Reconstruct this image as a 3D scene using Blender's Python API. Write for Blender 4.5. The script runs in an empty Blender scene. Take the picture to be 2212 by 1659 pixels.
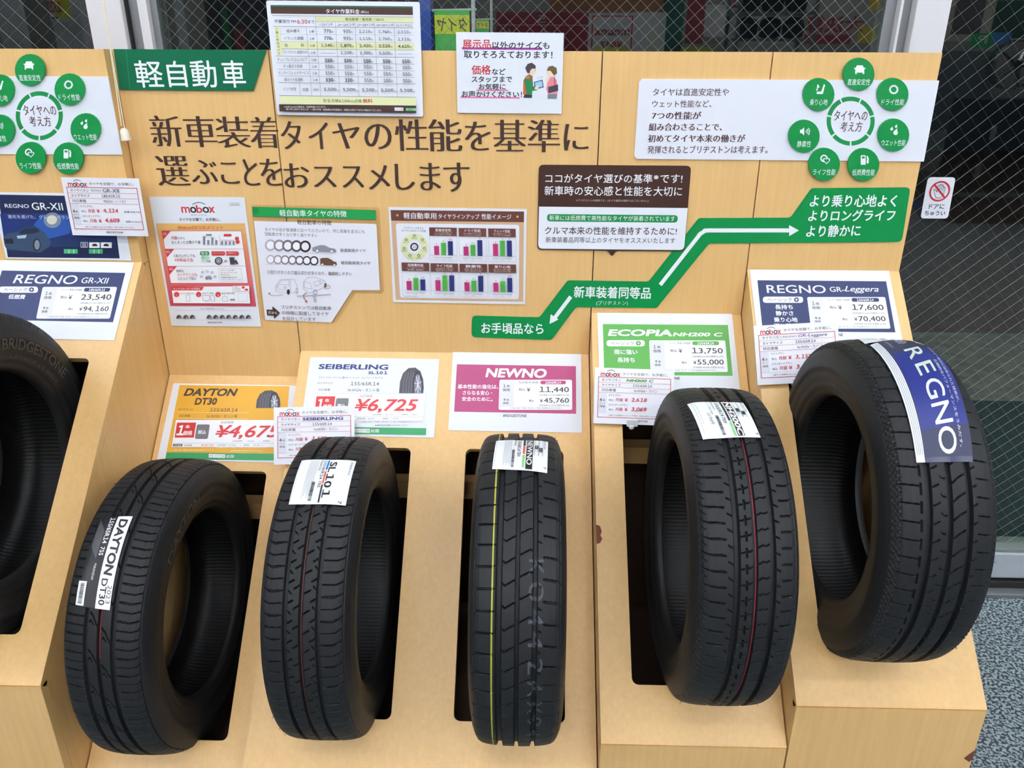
import bpy, bmesh, math, random
import numpy as np
from mathutils import Vector, Matrix
random.seed(7); rng = np.random.default_rng(7)
scene = bpy.context.scene
COL = scene.collection
# ------------------------------------------------------------------ camera (solved from the edges of the display stand)
FPX, PITCH, YAW, ROLL = 1683.08, 0.39369, -0.02263, 0.00447
ALPHA = 0.77527                      # slope of the tyre ramps
D = 1.65                             # camera to back boards, metres
HC = 1.315                            # camera height above the carpet
_fw = Vector((math.sin(YAW)*math.cos(PITCH), math.cos(YAW)*math.cos(PITCH), -math.sin(PITCH)))
_ri = Vector((math.cos(YAW), -math.sin(YAW), 0)); _up = _ri.cross(_fw)
RI = math.cos(ROLL)*_ri + math.sin(ROLL)*_up; UP = -math.sin(ROLL)*_ri + math.cos(ROLL)*_up; FW = _fw
cam = bpy.data.cameras.new('camera'); cam.sensor_width = 36; cam.lens = FPX/2212*36; cam.clip_start = 0.02
camo = bpy.data.objects.new('camera', cam); COL.objects.link(camo)
camo.matrix_world = Matrix((( RI.x, UP.x, -FW.x, 0), (RI.y, UP.y, -FW.y, 0), (RI.z, UP.z, -FW.z, HC), (0, 0, 0, 1)))
scene.camera = camo
CAM = Vector((0, 0, HC))
# ------------------------------------------------------------------ world (night outside), exposure
w = bpy.data.worlds.new('night'); scene.world = w; w.use_nodes = True
w.node_tree.nodes['Background'].inputs[0].default_value = (0.010, 0.012, 0.016, 1)
w.node_tree.nodes['Background'].inputs[1].default_value = 0.25
vs = scene.view_settings
vs.view_transform = 'Standard'; vs.look = 'None'; vs.gamma = 1; vs.use_curve_mapping = False; vs.exposure = 0.66
LAMP_POWER = 27.0                    # emission of the ceiling tubes

# ------------------------------------------------------------------ helpers
def srgb(c):
    return tuple(((v/255)/12.92 if v/255 <= .04045 else ((v/255+.055)/1.055)**2.4) for v in c[:3]) + (1,)
MATS = {}
def mat(key, col, rough=.5, metal=0, emis=None, spec=.5, alpha=None, build=None):
    if key in MATS: return MATS[key]
    m = bpy.data.materials.new(key); m.use_nodes = True; b = m.node_tree.nodes['Principled BSDF']
    b.inputs['Base Color'].default_value = srgb(col); b.inputs['Roughness'].default_value = rough
    b.inputs['Metallic'].default_value = metal; b.inputs['Specular IOR Level'].default_value = spec
    if emis: b.inputs['Emission Color'].default_value = srgb(col); b.inputs['Emission Strength'].default_value = emis
    if build: build(m.node_tree, b)
    MATS[key] = m; return m
def nd(t, typ, **kw):
    n = t.nodes.new(typ)
    for k, v in kw.items():
        if k in n.inputs: n.inputs[k].default_value = v
        else: setattr(n, k, v)
    return n
def ink(c, rough=.45): return mat('ink_%d_%d_%d_%d' % (*c, int(rough*100)), c, rough)

def obj(name, me, m=None, parent=None):
    if isinstance(me, bmesh.types.BMesh):
        b = me; me = bpy.data.meshes.new(name); b.to_mesh(me); b.free()
    if m and not me.materials: me.materials.append(m)
    o = bpy.data.objects.new(name, me); COL.objects.link(o)
    if parent: o.parent = parent
    return o
def tag(o, label=None, cat=None, group=None, kind=None):
    if label: o['label'] = label
    if cat: o['category'] = cat
    if group: o['group'] = group
    if kind: o['kind'] = kind
    return o
def empty(name, loc=(0, 0, 0)):
    o = bpy.data.objects.new(name, None); COL.objects.link(o); o.location = loc; o.empty_display_size = .05
    return o
def box(b, x0, x1, y0, y1, z0, z1):
    v = [b.verts.new(p) for p in ((x0,y0,z0),(x1,y0,z0),(x1,y1,z0),(x0,y1,z0),(x0,y0,z1),(x1,y0,z1),(x1,y1,z1),(x0,y1,z1))]
    for f in ((0,3,2,1),(4,5,6,7),(0,1,5,4),(1,2,6,5),(2,3,7,6),(3,0,4,7)): b.faces.new([v[i] for i in f])
def boxo(name, x0, x1, y0, y1, z0, z1, m, parent=None, bev=0):
    b = bmesh.new(); box(b, x0, x1, y0, y1, z0, z1)
    if bev: bmesh.ops.bevel(b, geom=b.edges[:], offset=bev, segments=2, affect='EDGES', profile=.5)
    return obj(name, b, m, parent)
def prism(b, pts, vec):
    """closed prism from a 3D polygon, extruded along vec"""
    A = [b.verts.new(p) for p in pts]; B = [b.verts.new(Vector(p)+Vector(vec)) for p in pts]
    n = len(pts)
    b.faces.new(A); b.faces.new(B[::-1])
    for i in range(n): b.faces.new((A[i], B[i], B[(i+1) % n], A[(i+1) % n]))
def tube(b, pts, r, seg=6, closed=False):
    pts = [Vector(p) for p in pts]; rings = []
    for i, p in enumerate(pts):
        d = (pts[min(i+1, len(pts)-1)] - pts[max(i-1, 0)]).normalized()
        a = d.cross(Vector((0, 0, 1)) if abs(d.z) < .9 else Vector((1, 0, 0))).normalized(); c = d.cross(a)
        rr = r[i] if isinstance(r, (list, tuple)) else r
        rings.append([b.verts.new(p + rr*(math.cos(2*math.pi*k/seg)*a + math.sin(2*math.pi*k/seg)*c)) for k in range(seg)])
    for A, B in zip(rings, rings[1:]):
        for k in range(seg): b.faces.new((A[k], A[(k+1) % seg], B[(k+1) % seg], B[k]))
    b.faces.new(rings[0][::-1]); b.faces.new(rings[-1])
def lathe_pts(b, prof, seg, place):
    rings = [[b.verts.new(place(u, r, 2*math.pi*k/seg)) for k in range(seg)] for u, r in prof]
    for A, B in zip(rings, rings[1:]):
        for k in range(seg): b.faces.new((A[k], A[(k+1) % seg], B[(k+1) % seg], B[k]))
def smooth(o):
    for p in o.data.polygons: p.use_smooth = True
    return o

# pixel (2212 x 1659 frame) -> ray -> point on a real plane of the scene
def ray(px, py): return (FW + RI*((px-1106)/FPX) + UP*((829.5-py)/FPX))
class Plane:
    def __init__(s, p, n): s.p = Vector(p); s.n = Vector(n).normalized()
    def hit(s, px, py):
        v = ray(px, py); return CAM + v*((s.p-CAM).dot(s.n)/v.dot(s.n))
    def off(s, d): return Plane(s.p + s.n*d, s.n)
CA, SA = math.cos(ALPHA), math.sin(ALPHA)
RAMP_N = Vector((0, -SA, CA)); RAMP_D = Vector((0, -CA, -SA))      # ramp normal, ramp downhill direction
# module layout solved from the photograph (metres, z from the floor)
XB, XC, XD, XE, XR = (v*D for v in (-.50262, -.31403, .08242, .28199, .47895))
ZT = HC + .01027*D
ZTOP = {'A': HC-.24391*D, 'B': HC-.40836*D, 'C': HC-.37015*D, 'D': HC-.31134*D, 'E': HC-.25029*D}
YBACK = {'A': .98242*D, 'B': D, 'C': D, 'D': D, 'E': D}
LEN = {'A': .51308*D, 'B': .5235*D, 'C': .5235*D, 'D': .5227*D, 'E': .5243*D}
P_BOARD = Plane((0, D, 0), (0, -1, 0)); P_BOARDA = Plane((0, YBACK['A'], 0), (0, -1, 0))
P_RAMP = {k: Plane((0, YBACK[k], ZTOP[k]), RAMP_N) for k in 'ABCDE'}
YW = 1.80                            # wired glass plane

# ------------------------------------------------------------------ materials
def wood_build(t, b):
    tc = nd(t, 'ShaderNodeTexCoord'); mp = nd(t, 'ShaderNodeMapping'); mp.inputs['Scale'].default_value = (38, 38, 1.6)
    n1 = nd(t, 'ShaderNodeTexNoise', Scale=3.0, Detail=6.0, Roughness=.65)
    t.links.new(tc.outputs['Object'], mp.inputs['Vector']); t.links.new(mp.outputs[0], n1.inputs['Vector'])
    n2 = nd(t, 'ShaderNodeTexNoise', Scale=2.2, Detail=3.0); t.links.new(tc.outputs['Object'], n2.inputs['Vector'])
    r = nd(t, 'ShaderNodeValToRGB'); r.color_ramp.elements[0].position = .30; r.color_ramp.elements[1].position = .72
    r.color_ramp.elements[0].color = srgb((221, 177, 114)); r.color_ramp.elements[1].color = srgb((230, 189, 126))
    t.links.new(n1.outputs['Fac'], r.inputs[0])
    r2 = nd(t, 'ShaderNodeValToRGB'); r2.color_ramp.elements[0].position = .35; r2.color_ramp.elements[1].position = .7
    r2.color_ramp.elements[0].color = (.95, .94, .92, 1); r2.color_ramp.elements[1].color = (1, 1, 1, 1)
    t.links.new(n2.outputs['Fac'], r2.inputs[0])
    mx = nd(t, 'ShaderNodeMix', data_type='RGBA', blend_type='MULTIPLY'); mx.inputs[0].default_value = 1
    t.links.new(r.outputs[0], mx.inputs[6]); t.links.new(r2.outputs[0], mx.inputs[7])
    # scuffs
    n3 = nd(t, 'ShaderNodeTexNoise', Scale=16.0, Detail=8.0, Roughness=.75); t.links.new(tc.outputs['Object'], n3.inputs['Vector'])
    r3 = nd(t, 'ShaderNodeValToRGB'); r3.color_ramp.elements[0].position = .735; r3.color_ramp.elements[1].position = .78
    r3.color_ramp.elements[0].color = (0, 0, 0, 1); r3.color_ramp.elements[1].color = (.45, .45, .45, 1)
    t.links.new(n3.outputs['Fac'], r3.inputs[0])
    mx2 = nd(t, 'ShaderNodeMix', data_type='RGBA'); t.links.new(r3.outputs[0], mx2.inputs[0])
    t.links.new(mx.outputs[2], mx2.inputs[6]); mx2.inputs[7].default_value = srgb((140, 110, 70))
    t.links.new(mx2.outputs[2], b.inputs['Base Color'])
    bp = nd(t, 'ShaderNodeBump', Strength=.06, Distance=.002); t.links.new(n1.outputs['Fac'], bp.inputs['Height']); t.links.new(bp.outputs[0], b.inputs['Normal'])
WOOD = mat('maple_laminate', (222, 184, 122), .36, build=wood_build)
RAIL = mat('raw_timber', (170, 130, 80), .8)
INNER_BOARD = mat('shade_dark_board', (58, 40, 28), .9)  # dark brown paints in the shade inside the stands, behind the slots
def rubber_build(t, b):
    tc = nd(t, 'ShaderNodeTexCoord'); n = nd(t, 'ShaderNodeTexNoise', Scale=240.0, Detail=3.0); t.links.new(tc.outputs['Object'], n.inputs['Vector'])
    n2 = nd(t, 'ShaderNodeTexNoise', Scale=9.0, Detail=4.0); t.links.new(tc.outputs['Object'], n2.inputs['Vector'])
    r = nd(t, 'ShaderNodeMapRange'); r.inputs[3].default_value = .42; r.inputs[4].default_value = .62; t.links.new(n2.outputs['Fac'], r.inputs[0]); t.links.new(r.outputs[0], b.inputs['Roughness'])
    bp = nd(t, 'ShaderNodeBump', Strength=.12, Distance=.001); t.links.new(n.outputs['Fac'], bp.inputs['Height']); t.links.new(bp.outputs[0], b.inputs['Normal'])
RUBBER = mat('tread_rubber', (31, 32, 34), .5, spec=.28, build=rubber_build)
RUBBER2 = mat('sidewall_rubber', (29, 29, 30), .5, spec=.3, build=rubber_build)
RUBBER3 = mat('moulded_lettering_rubber', (64, 62, 58), .6)
def liner_build(t, b):
    tc = nd(t, 'ShaderNodeTexCoord'); mp = nd(t, 'ShaderNodeSeparateXYZ'); t.links.new(tc.outputs['Object'], mp.inputs[0])
    at = nd(t, 'ShaderNodeMath', operation='ARCTAN2'); sb = nd(t, 'ShaderNodeMath', operation='SUBTRACT'); sb.inputs[1].default_value = .2785
    t.links.new(mp.outputs[2], sb.inputs[0]); t.links.new(sb.outputs[0], at.inputs[0]); t.links.new(mp.outputs[1], at.inputs[1])
    ml = nd(t, 'ShaderNodeMath', operation='MULTIPLY'); ml.inputs[1].default_value = 210; t.links.new(at.outputs[0], ml.inputs[0])
    sn = nd(t, 'ShaderNodeMath', operation='SINE'); t.links.new(ml.outputs[0], sn.inputs[0])
    bp = nd(t, 'ShaderNodeBump', Strength=.13, Distance=.001); t.links.new(sn.outputs[0], bp.inputs['Height']); t.links.new(bp.outputs[0], b.inputs['Normal'])
LINER = mat('inner_liner_rubber', (24, 24, 24), .42, spec=.3, build=liner_build)
PAPER = mat('white_paper', (228, 231, 237), .55)
GLOSSY_WHITE = mat('white_laminate', (232, 234, 242), .3)
WHITE_PAINT = mat('white_painted_metal', (214, 212, 214), .4)
ALU = mat('grey_aluminium', (140, 143, 146), .35, .6)
DARK = mat('black_gasket', (22, 22, 22), .6)
def glass_build(refl, tint):
    def f(t, b):
        out = t.nodes['Material Output']; t.nodes.remove(b)
        tr = nd(t, 'ShaderNodeBsdfTransparent'); tr.inputs[0].default_value = tint
        gl = nd(t, 'ShaderNodeBsdfGlossy'); gl.inputs['Roughness'].default_value = 0; gl.inputs['Color'].default_value = (1, 1, 1, 1)
        lw = nd(t, 'ShaderNodeLayerWeight'); pw = nd(t, 'ShaderNodeMath', operation='POWER'); pw.inputs[1].default_value = 5
        t.links.new(lw.outputs['Facing'], pw.inputs[0])
        mr = nd(t, 'ShaderNodeMapRange'); mr.inputs[3].default_value = refl; mr.inputs[4].default_value = 1; t.links.new(pw.outputs[0], mr.inputs[0])
        mx = nd(t, 'ShaderNodeMixShader'); t.links.new(mr.outputs[0], mx.inputs[0]); t.links.new(tr.outputs[0], mx.inputs[1]); t.links.new(gl.outputs[0], mx.inputs[2])
        t.links.new(mx.outputs[0], out.inputs[0])
    return f
GLASS = mat('window_glass', (255, 255, 255), build=glass_build(.043, (.93, .97, .95, 1)))
FILM = mat('clear_film', (255, 255, 255), build=glass_build(.04, (.97, .95, .90, 1)))
WIRE = mat('steel_wire', (150, 152, 148), .35, .5)
def carpet_build(t, b):
    tc = nd(t, 'ShaderNodeTexCoord'); v = nd(t, 'ShaderNodeTexNoise', Scale=150.0, Detail=1.5); t.links.new(tc.outputs['Object'], v.inputs['Vector'])
    r = nd(t, 'ShaderNodeValToRGB'); r.color_ramp.elements[0].position = .44; r.color_ramp.elements[1].position = .56
    r.color_ramp.elements[0].color = srgb((58, 64, 74)); r.color_ramp.elements[1].color = srgb((150, 168, 170))
    t.links.new(v.outputs['Fac'], r.inputs[0]); t.links.new(r.outputs[0], b.inputs['Base Color'])
    bp = nd(t, 'ShaderNodeBump', Strength=.7, Distance=.004); t.links.new(v.outputs['Fac'], bp.inputs['Height']); t.links.new(bp.outputs[0], b.inputs['Normal'])
CARPET = mat('loop_pile_carpet', (90, 100, 108), .95, build=carpet_build)
def noise_col(c0, c1, sc):
    def f(t, b):
        tc = nd(t, 'ShaderNodeTexCoord'); v = nd(t, 'ShaderNodeTexNoise', Scale=sc, Detail=5.0); t.links.new(tc.outputs['Object'], v.inputs['Vector'])
        r = nd(t, 'ShaderNodeValToRGB'); r.color_ramp.elements[0].position = .35; r.color_ramp.elements[1].position = .65
        r.color_ramp.elements[0].color = srgb(c0); r.color_ramp.elements[1].color = srgb(c1)
        t.links.new(v.outputs['Fac'], r.inputs[0]); t.links.new(r.outputs[0], b.inputs['Base Color'])
    return f
GREEN_MAT = mat('green_entrance_mat', (10, 92, 78), .95, build=noise_col((2, 30, 27), (4, 44, 40), 60))
CONCRETE = mat('pavement_concrete', (120, 116, 104), .9, build=noise_col((104, 100, 88), (132, 128, 114), 14))
BRICK = mat('brown_pavement', (92, 66, 58), .9, build=noise_col((82, 58, 52), (104, 76, 66), 20))

# ------------------------------------------------------------------ the room
tag(boxo('floor', -9, 9, -7, YW-.07, -.05, 0, CARPET), kind='structure')
tag(boxo('ceiling', -9, 9, -7, YW+.05, 3.6, 3.65, ink((225, 227, 230), .8)), kind='structure')
tag(boxo('wall_back', -9, 9, -7.1, -7, 0, 3.6, ink((168, 164, 156), .8)), kind='structure')
tag(boxo('wall_left', -9.1, -9, -7, YW+.05, 0, 3.6, ink((200, 200, 196), .8)), kind='structure')
tag(boxo('wall_right', 9, 9.1, -7, YW+.05, 0, 3.6, ink((200, 200, 196), .8)), kind='structure')
P_W = Plane((0, YW-.035, 0), (0, -1, 0)); P_G = Plane((0, YW, 0), (0, -1, 0))
def wx(px, py=50, pl=None): return (pl or P_W).hit(px, py).x
# mullions, rails
XML0, XML1 = wx(192, 5), wx(267, 5)          # white mullion on the left
XAL1 = wx(316, 5)
XAR0, XMR0, XMR1 = wx(1932, 5), wx(1975, 5), wx(2049, 5)
f1 = empty('trim_1', (0, YW, 0)); tag(f1, kind='structure')
def up_box(name, x0, x1, y0, y1, z0, z1, m, par, bev=.002): return boxo(name, x0, x1, y0-YW, y1-YW, z0, z1, m, par, bev)
up_box('mullion', XML0, XML1, YW-.05, YW+.06, 0, 3.6, WHITE_PAINT, f1)
up_box('mullion', XMR0, XMR1, YW-.05, YW+.06, 0, 3.6, WHITE_PAINT, f1)
sl = (XAL1-XML1)
for i, (a, c, dy, m) in enumerate(((0, .08, .0, DARK), (.08, .50, .012, ALU), (.50, .54, .02, DARK), (.54, .95, .004, WHITE_PAINT), (.95, 1.25, .02, ALU))):
    up_box('sash_profile', XML1+a*sl, XML1+c*sl, YW-.035+dy, YW+.03, 0, 3.6, m, f1, .001)
sr = (XMR0-XAR0)
for a, c, dy, m in ((-.2, .35, .02, ALU), (.35, .5, .0, WHITE_PAINT), (.5, .58, .02, DARK), (.58, .98, .01, ALU)):
    up_box('sash_profile', XAR0+a*sr, XAR0+c*sr, YW-.035+dy, YW+.03, 0, 3.6, m, f1, .001)
zr0, zr1 = P_W.hit(2190, 1250).z, P_W.hit(2190, 1196).z
up_box('bottom_rail', XMR1, 6, YW-.035, YW+.035, zr0, zr1, mat('rail_aluminium', (176, 182, 190), .4, .2), f1, .004)
up_box('glazing_bead', XMR1, 6, YW-.03, YW+.03, zr1, zr1+.012, ink((120, 130, 124), .6), f1, .002)
up_box('floor_track', XMR1, 6, YW-.075, YW-.045, 0, .012, ALU, f1, .002)
up_box('track_gap', XMR1, 6, YW-.045, YW+.04, -.01, max(zr0-.004, .004), DARK, f1)
# panes of wired glass
def pane(name, x0, x1, z0, z1, pitch, wires):
    """glass sheet with its wire net; wires: (slope dz/dx, radius) per direction"""
    b = bmesh.new(); box(b, x0, x1, -.003, .003, z0, z1); g = obj(name, b, GLASS); g.location.y = YW; tag(g, kind='structure')
    for sl_, rad in wires:
        b = bmesh.new(); W_, H_ = x1-x0, z1-z0; a_ = abs(sl_); Hs = H_/a_
        for i in range(int((W_+Hs)/pitch)+1):
            c = -Hs + (i+.5)*pitch; t0, t1 = max(0, -c), min(Hs, W_-c)
            if t1-t0 < .01: continue
            xa, xb = (x0+c+t0, x0+c+t1) if sl_ > 0 else (x1-c-t0, x1-c-t1)
            tube(b, [(xa, 0, z0+t0*a_), (xb, 0, z0+t1*a_)], rad, 4)
        tag(obj('wire_mesh', b, WIRE, g), kind='stuff')
    return g
pane('window_1', -4, XML0, 0, 3.59, .036, ((-1.02, .00034), (.8, .0001)))
pane('window_2', XAL1, XAR0, 0, 3.59, .0285, ((-.95, .00038), (.95, .00038)))
pane('window_3', XMR1, 5, zr1, 3.59, .0366, ((.90, .00036), (-1.147, .00011)))
for nm, xa, xb in (('window_4', -9, -4), ('window_5', 5, 9)):
    b = bmesh.new(); box(b, xa, xb, -.003, .003, 0, 3.59); g = obj(nm, b, GLASS); g.location.y = YW; tag(g, kind='structure')
# outside
tag(boxo('doormat', -6, 7, YW+.07, YW+1.32, -.12, -.03, GREEN_MAT), 'dark green entrance matting outside behind the wired glass door', 'doormat', kind='thing')
tag(boxo('floor_outside', -8, 9, YW+1.32, YW+2.3, -.12, -.05, CONCRETE), kind='structure')
tag(boxo('floor_street', -12, 14, YW+2.3, YW+12, -.15, -.06, BRICK), kind='structure')
# ceiling lamps
HOUS = ink((235, 235, 235), .5)
TUBE = mat('fluorescent_tube', (244, 248, 255), .5, emis=LAMP_POWER)
hb = bmesh.new(); box(hb, -.62, .62, -.09, .09, -.03, .03); hme = bpy.data.meshes.new('housing'); hb.to_mesh(hme); hb.free(); hme.materials.append(HOUS)
tb = bmesh.new()
tube(tb, [(-.59, 0, -.05), (.59, 0, -.05)], .018, 10)
tme = bpy.data.meshes.new('tubes'); tb.to_mesh(tme); tb.free(); tme.materials.append(TUBE)
LK = ['first', 'second', 'third', 'fourth', 'fifth', 'sixth']
for iy, yy in enumerate((.6, -.9, -2.6, -4.5, -6.3)):
    for ix, xx in enumerate((-4.6, -2.6, -.55, 1.5, 3.5, 5.5)):
        e = empty('ceiling_light', (xx, yy, 3.57)); tag(e, 'white twin-tube ceiling light, %s from the left in the %s row from the window' % (LK[ix], LK[iy]), 'light', 'twin-tube ceiling lights')
        for nm, me, oy in (('housing', hme, 0), ('lamp_tube', tme, -.045), ('lamp_tube', tme, .045)):
            o = bpy.data.objects.new(nm, me); COL.objects.link(o); o.parent = e; o.location.y = oy
# ------------------------------------------------------------------ display stand modules
TH = .018
SLOT0, SLOT1, SLOTW = .138*D, .4628*D, .2095
def rrect(x0, x1, y0, y1, r, n=4):
    pts = []
    for cx, cy, a0 in ((x1-r, y1-r, 0), (x0+r, y1-r, 90), (x0+r, y0+r, 180), (x1-r, y0+r, 270)):
        for k in range(n+1):
            a = math.radians(a0+90*k/n); pts.append((cx+r*math.cos(a), cy+r*math.sin(a)))
    return pts
def ramp_board(x0, x1, length, slots, y0, z0):
    """board in ramp coordinates (x, s down the slope), rounded slots cut through"""
    b = bmesh.new()
    def P(x, s, h): return Vector((x, y0, z0)) + RAMP_D*s + RAMP_N*h
    loops = [[(x0, 0), (x1, 0), (x1, length), (x0, length)]] + [rrect(a, c, SLOT0, SLOT1, .012) for a, c in slots]
    for h in (0, -TH):
        es = []
        for lp in loops:
            vs_ = [b.verts.new(P(x, s, h)) for x, s in lp]
            es += [b.edges.new((vs_[i], vs_[(i+1) % len(vs_)])) for i in range(len(vs_))]
        bmesh.ops.triangle_fill(b, use_beauty=True, use_dissolve=False, edges=es)
    b.verts.index_update(); b.verts.ensure_lookup_table()
    n = sum(len(l) for l in loops); i0 = 0
    for lp in loops:
        m = len(lp)
        for i in range(m):
            a, c = i0+i, i0+(i+1) % m
            b.faces.new((b.verts[a], b.verts[c], b.verts[n+c], b.verts[n+a]))
        i0 += m
    bmesh.ops.recalc_face_normals(b, faces=b.faces[:])
    return b
def module(k, x0, x1, cells, label):
    y0, z0, ln = YBACK[k], ZTOP[k], LEN[k]; g = .0012; tb = .05 if k == 'A' else TH
    x0 += g; x1 -= g
    e = empty('display_stand', ((x0+x1)/2, y0, 0)); tag(e, label, 'display stand', 'wooden tyre display stands in a row')
    off = Vector((-(x0+x1)/2, -y0, 0))
    def put(name, b, m=WOOD):
        bmesh.ops.translate(b, verts=b.verts[:], vec=off); return obj(name, b, m, e)
    bot = Vector((0, y0, z0)) + RAMP_D*ln
    b = bmesh.new(); box(b, x0, x1, y0, y0+tb, z0-.004, ZT); put('back_board', b)
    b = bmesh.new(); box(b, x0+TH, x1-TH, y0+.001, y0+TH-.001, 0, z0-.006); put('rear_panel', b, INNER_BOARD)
    put('ramp_board', ramp_board(x0, x1, ln, [(c-SLOTW/2, c+SLOTW/2) for c in cells], y0, z0))
    yf, zf = bot.y, bot.z
    b = bmesh.new(); box(b, x0, x1, yf, yf+TH, 0, zf-TH*CA*.2-.0008); put('front_panel', b)
    under = lambda y: z0-TH/CA-.0012-(y0-y)*SA/CA          # underside of the ramp board
    for xs in (x0, x1-TH):
        b = bmesh.new()
        prism(b, [(xs, y0+tb, 0), (xs, y0+tb, z0-.005), (xs, y0+.0137, z0-.005), (xs, y0+.0137, z0-.0142), (xs, y0, under(y0)), (xs, yf+TH+.001, under(yf+TH+.001)), (xs, yf+TH+.001, 0)], (TH, 0, 0)); put('side_panel', b)
    # timber rails seen through the slots
    for s, h in ((.165*D, -.14),):
        p = Vector((0, y0, z0)) + RAMP_D*s + RAMP_N*h
        b = bmesh.new(); box(b, x0+TH, x1-TH, p.y-.02, p.y+.02, p.z-.02, p.z+.02); put('cross_rail', b, RAIL)
    # inner floor board
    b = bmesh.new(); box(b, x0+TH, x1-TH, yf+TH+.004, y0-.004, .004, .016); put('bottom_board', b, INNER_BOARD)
    return e
CELL = {'B': [(XB+XC)/2], 'C': [XC+(XD-XC)*.25, XC+(XD-XC)*.75], 'D': [(XD+XE)/2], 'E': [(XE+XR)/2], 'A': [XB-.165]}
module('A', XB-.78, XB, [XB-.165, XB-.515], 'tall wooden stand at far left, cut by the picture edge')
module('B', XB, XC, CELL['B'], 'lowest wooden stand under the dark green header sign')
module('C', XC, XD, CELL['C'], 'double-width wooden stand with two slots, in the middle')
md = module('D', XD, XE, CELL['D'], 'wooden stand right of the double-width one, under the speech-bubble sign')
me_ = module('E', XE, XR, CELL['E'], 'tallest-ramped wooden stand at the right end of the row, beside the glass door')
# chipped laminate showing the brown core
CORE = mat('chipped_core', (112, 62, 44), .8)
def chip(par, pl, pts):
    b = bmesh.new(); o = Vector(par.location); b.faces.new([b.verts.new(pl.off(.0004).hit(*p)-o) for p in pts]); obj('laminate_chip', b, CORE, par)
chip(md, P_RAMP['D'], [(1287, 1133), (1296, 1136), (1300, 1148), (1297, 1156), (1301, 1164), (1296, 1173), (1289, 1175)])
pf = Plane((0, YBACK['E']-LEN['E']*CA, 0), (0, -1, 0))
chip(me_, pf, [(2082, 1638), (2095, 1628), (2106, 1620), (2102, 1640), (2093, 1646)])
# ------------------------------------------------------------------ tyres
R0 = .2785
PROF = [(0, 278.5), (12, 278.4), (24, 278), (36, 277.2), (47, 275.8), (56, 273.4), (61.5, 270), (65.2, 264.5), (68.2, 258), (70.6, 251), (72.2, 243)]
SIDE = [(72.2, 243), (73.8, 236), (74.3, 228), (73.6, 227.5), (73.2, 218), (71, 208), (68.5, 201), (68.9, 199.5), (66, 193), (63.4, 189.5), (63.4, 187), (61, 183), (58, 179.5), (54, 178), (49, 177.8)]
INNER = [(49, 177.8), (50, 181), (55, 188), (61, 200), (65, 216), (65, 232), (61, 247), (53, 258), (38, 265), (18, 268), (0, 268.4)]
_pp = np.array(PROF)/1000; _ds = np.concatenate([[0], np.cumsum(np.hypot(*np.diff(_pp, axis=0).T))])
SMAX = _ds[-1]
def prof(s):
    a = np.abs(s); u = np.interp(a, _ds, _pp[:, 0]); r = np.interp(a, _ds, _pp[:, 1])
    e = 4e-3
    u = (np.interp(np.clip(a-e, 0, SMAX), _ds, _pp[:, 0]) + np.interp(np.clip(a+e, 0, SMAX), _ds, _pp[:, 0]) + 2*u)/4 if False else u
    return np.sign(s)*u, r
def r_of_u(u): return np.interp(np.abs(u), _pp[:, 0], _pp[:, 1])
C2 = 2*math.pi*R0
def box_soft(d, wd, e=.0006): wd = max(wd, .0015); return np.clip((wd/2-np.abs(d))/e+.5, 0, 1)
def lat(S, T, n, u0, u1, pts, wd, dep, phase=0., fade=.003):
    """n lateral sipes round the tyre between s=u0..u1; pts [(s, toff)] bends the sipe"""
    p = C2/n
    off = np.interp(S, [q[0] for q in pts], [q[1] for q in pts])
    dt = (T-off-phase*p + p/2) % p - p/2
    inside = np.clip((S-u0)/fade+.5, 0, 1)*np.clip((u1-S)/fade+.5, 0, 1)
    return dep*box_soft(dt, wd)*inside
def circ(S, c, wd, dep, e=.0010): return dep*np.clip((wd/2-np.abs(S-c))/e+.5, 0, 1)
def tread_dayton(S, T):
    d = [circ(S, -.0225, .0065, .0065), circ(S, 0, .0062, .0065), circ(S, .0225, .0075, .0065), circ(S, .0655, .0014, .0015), circ(S, -.0655, .0014, .0015)]
    d += [lat(S, T, 58, .026, .062, [(.026, 0), (.05, -.0035), (.062, -.001), (.068, .008)], .0013, .004), lat(S, T, 58, .031, .050, [(.026, 0), (.05, -.0035), (.062, -.001)], .0028, .005),
          lat(S, T, 58, .026, .066, [(.026, 0), (.05, -.0035), (.062, -.001), (.068, .008)], .0012, .003, .5)]
    d += [lat(S, T, 58, -.066, -.026, [(-.062, .002), (-.026, -.002)], .0013, .004, .3), lat(S, T, 58, -.056, -.036, [(-.062, .002), (-.026, -.002)], .0028, .005, .3), lat(S, T, 58, -.064, -.026, [(-.062, .002), (-.026, -.002)], .0012, .003, .8)]
    zz = [(.003, .010), (.007, .002), (.010, .000), (.012, -.004), (.0165, -.014), (.019, -.018)]
    d += [lat(S, T, 29, .003, .019, zz, .0030, .005, .2, .001), lat(S, T, 29, -.019, -.003, [(a-.0225, b) for a, b in zz], .0030, .005, .65, .001)]
    d += [lat(S, T, 29, .005, .012, [(.004, -.012), (.008, -.008), (.012, -.016)], .0022, .004, .2, .001), lat(S, T, 29, -.0175, -.0105, [(-.0185, -.012), (-.0145, -.008), (-.0105, -.016)], .0022, .004, .65, .001)]
    return np.max(d, axis=0)
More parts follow.
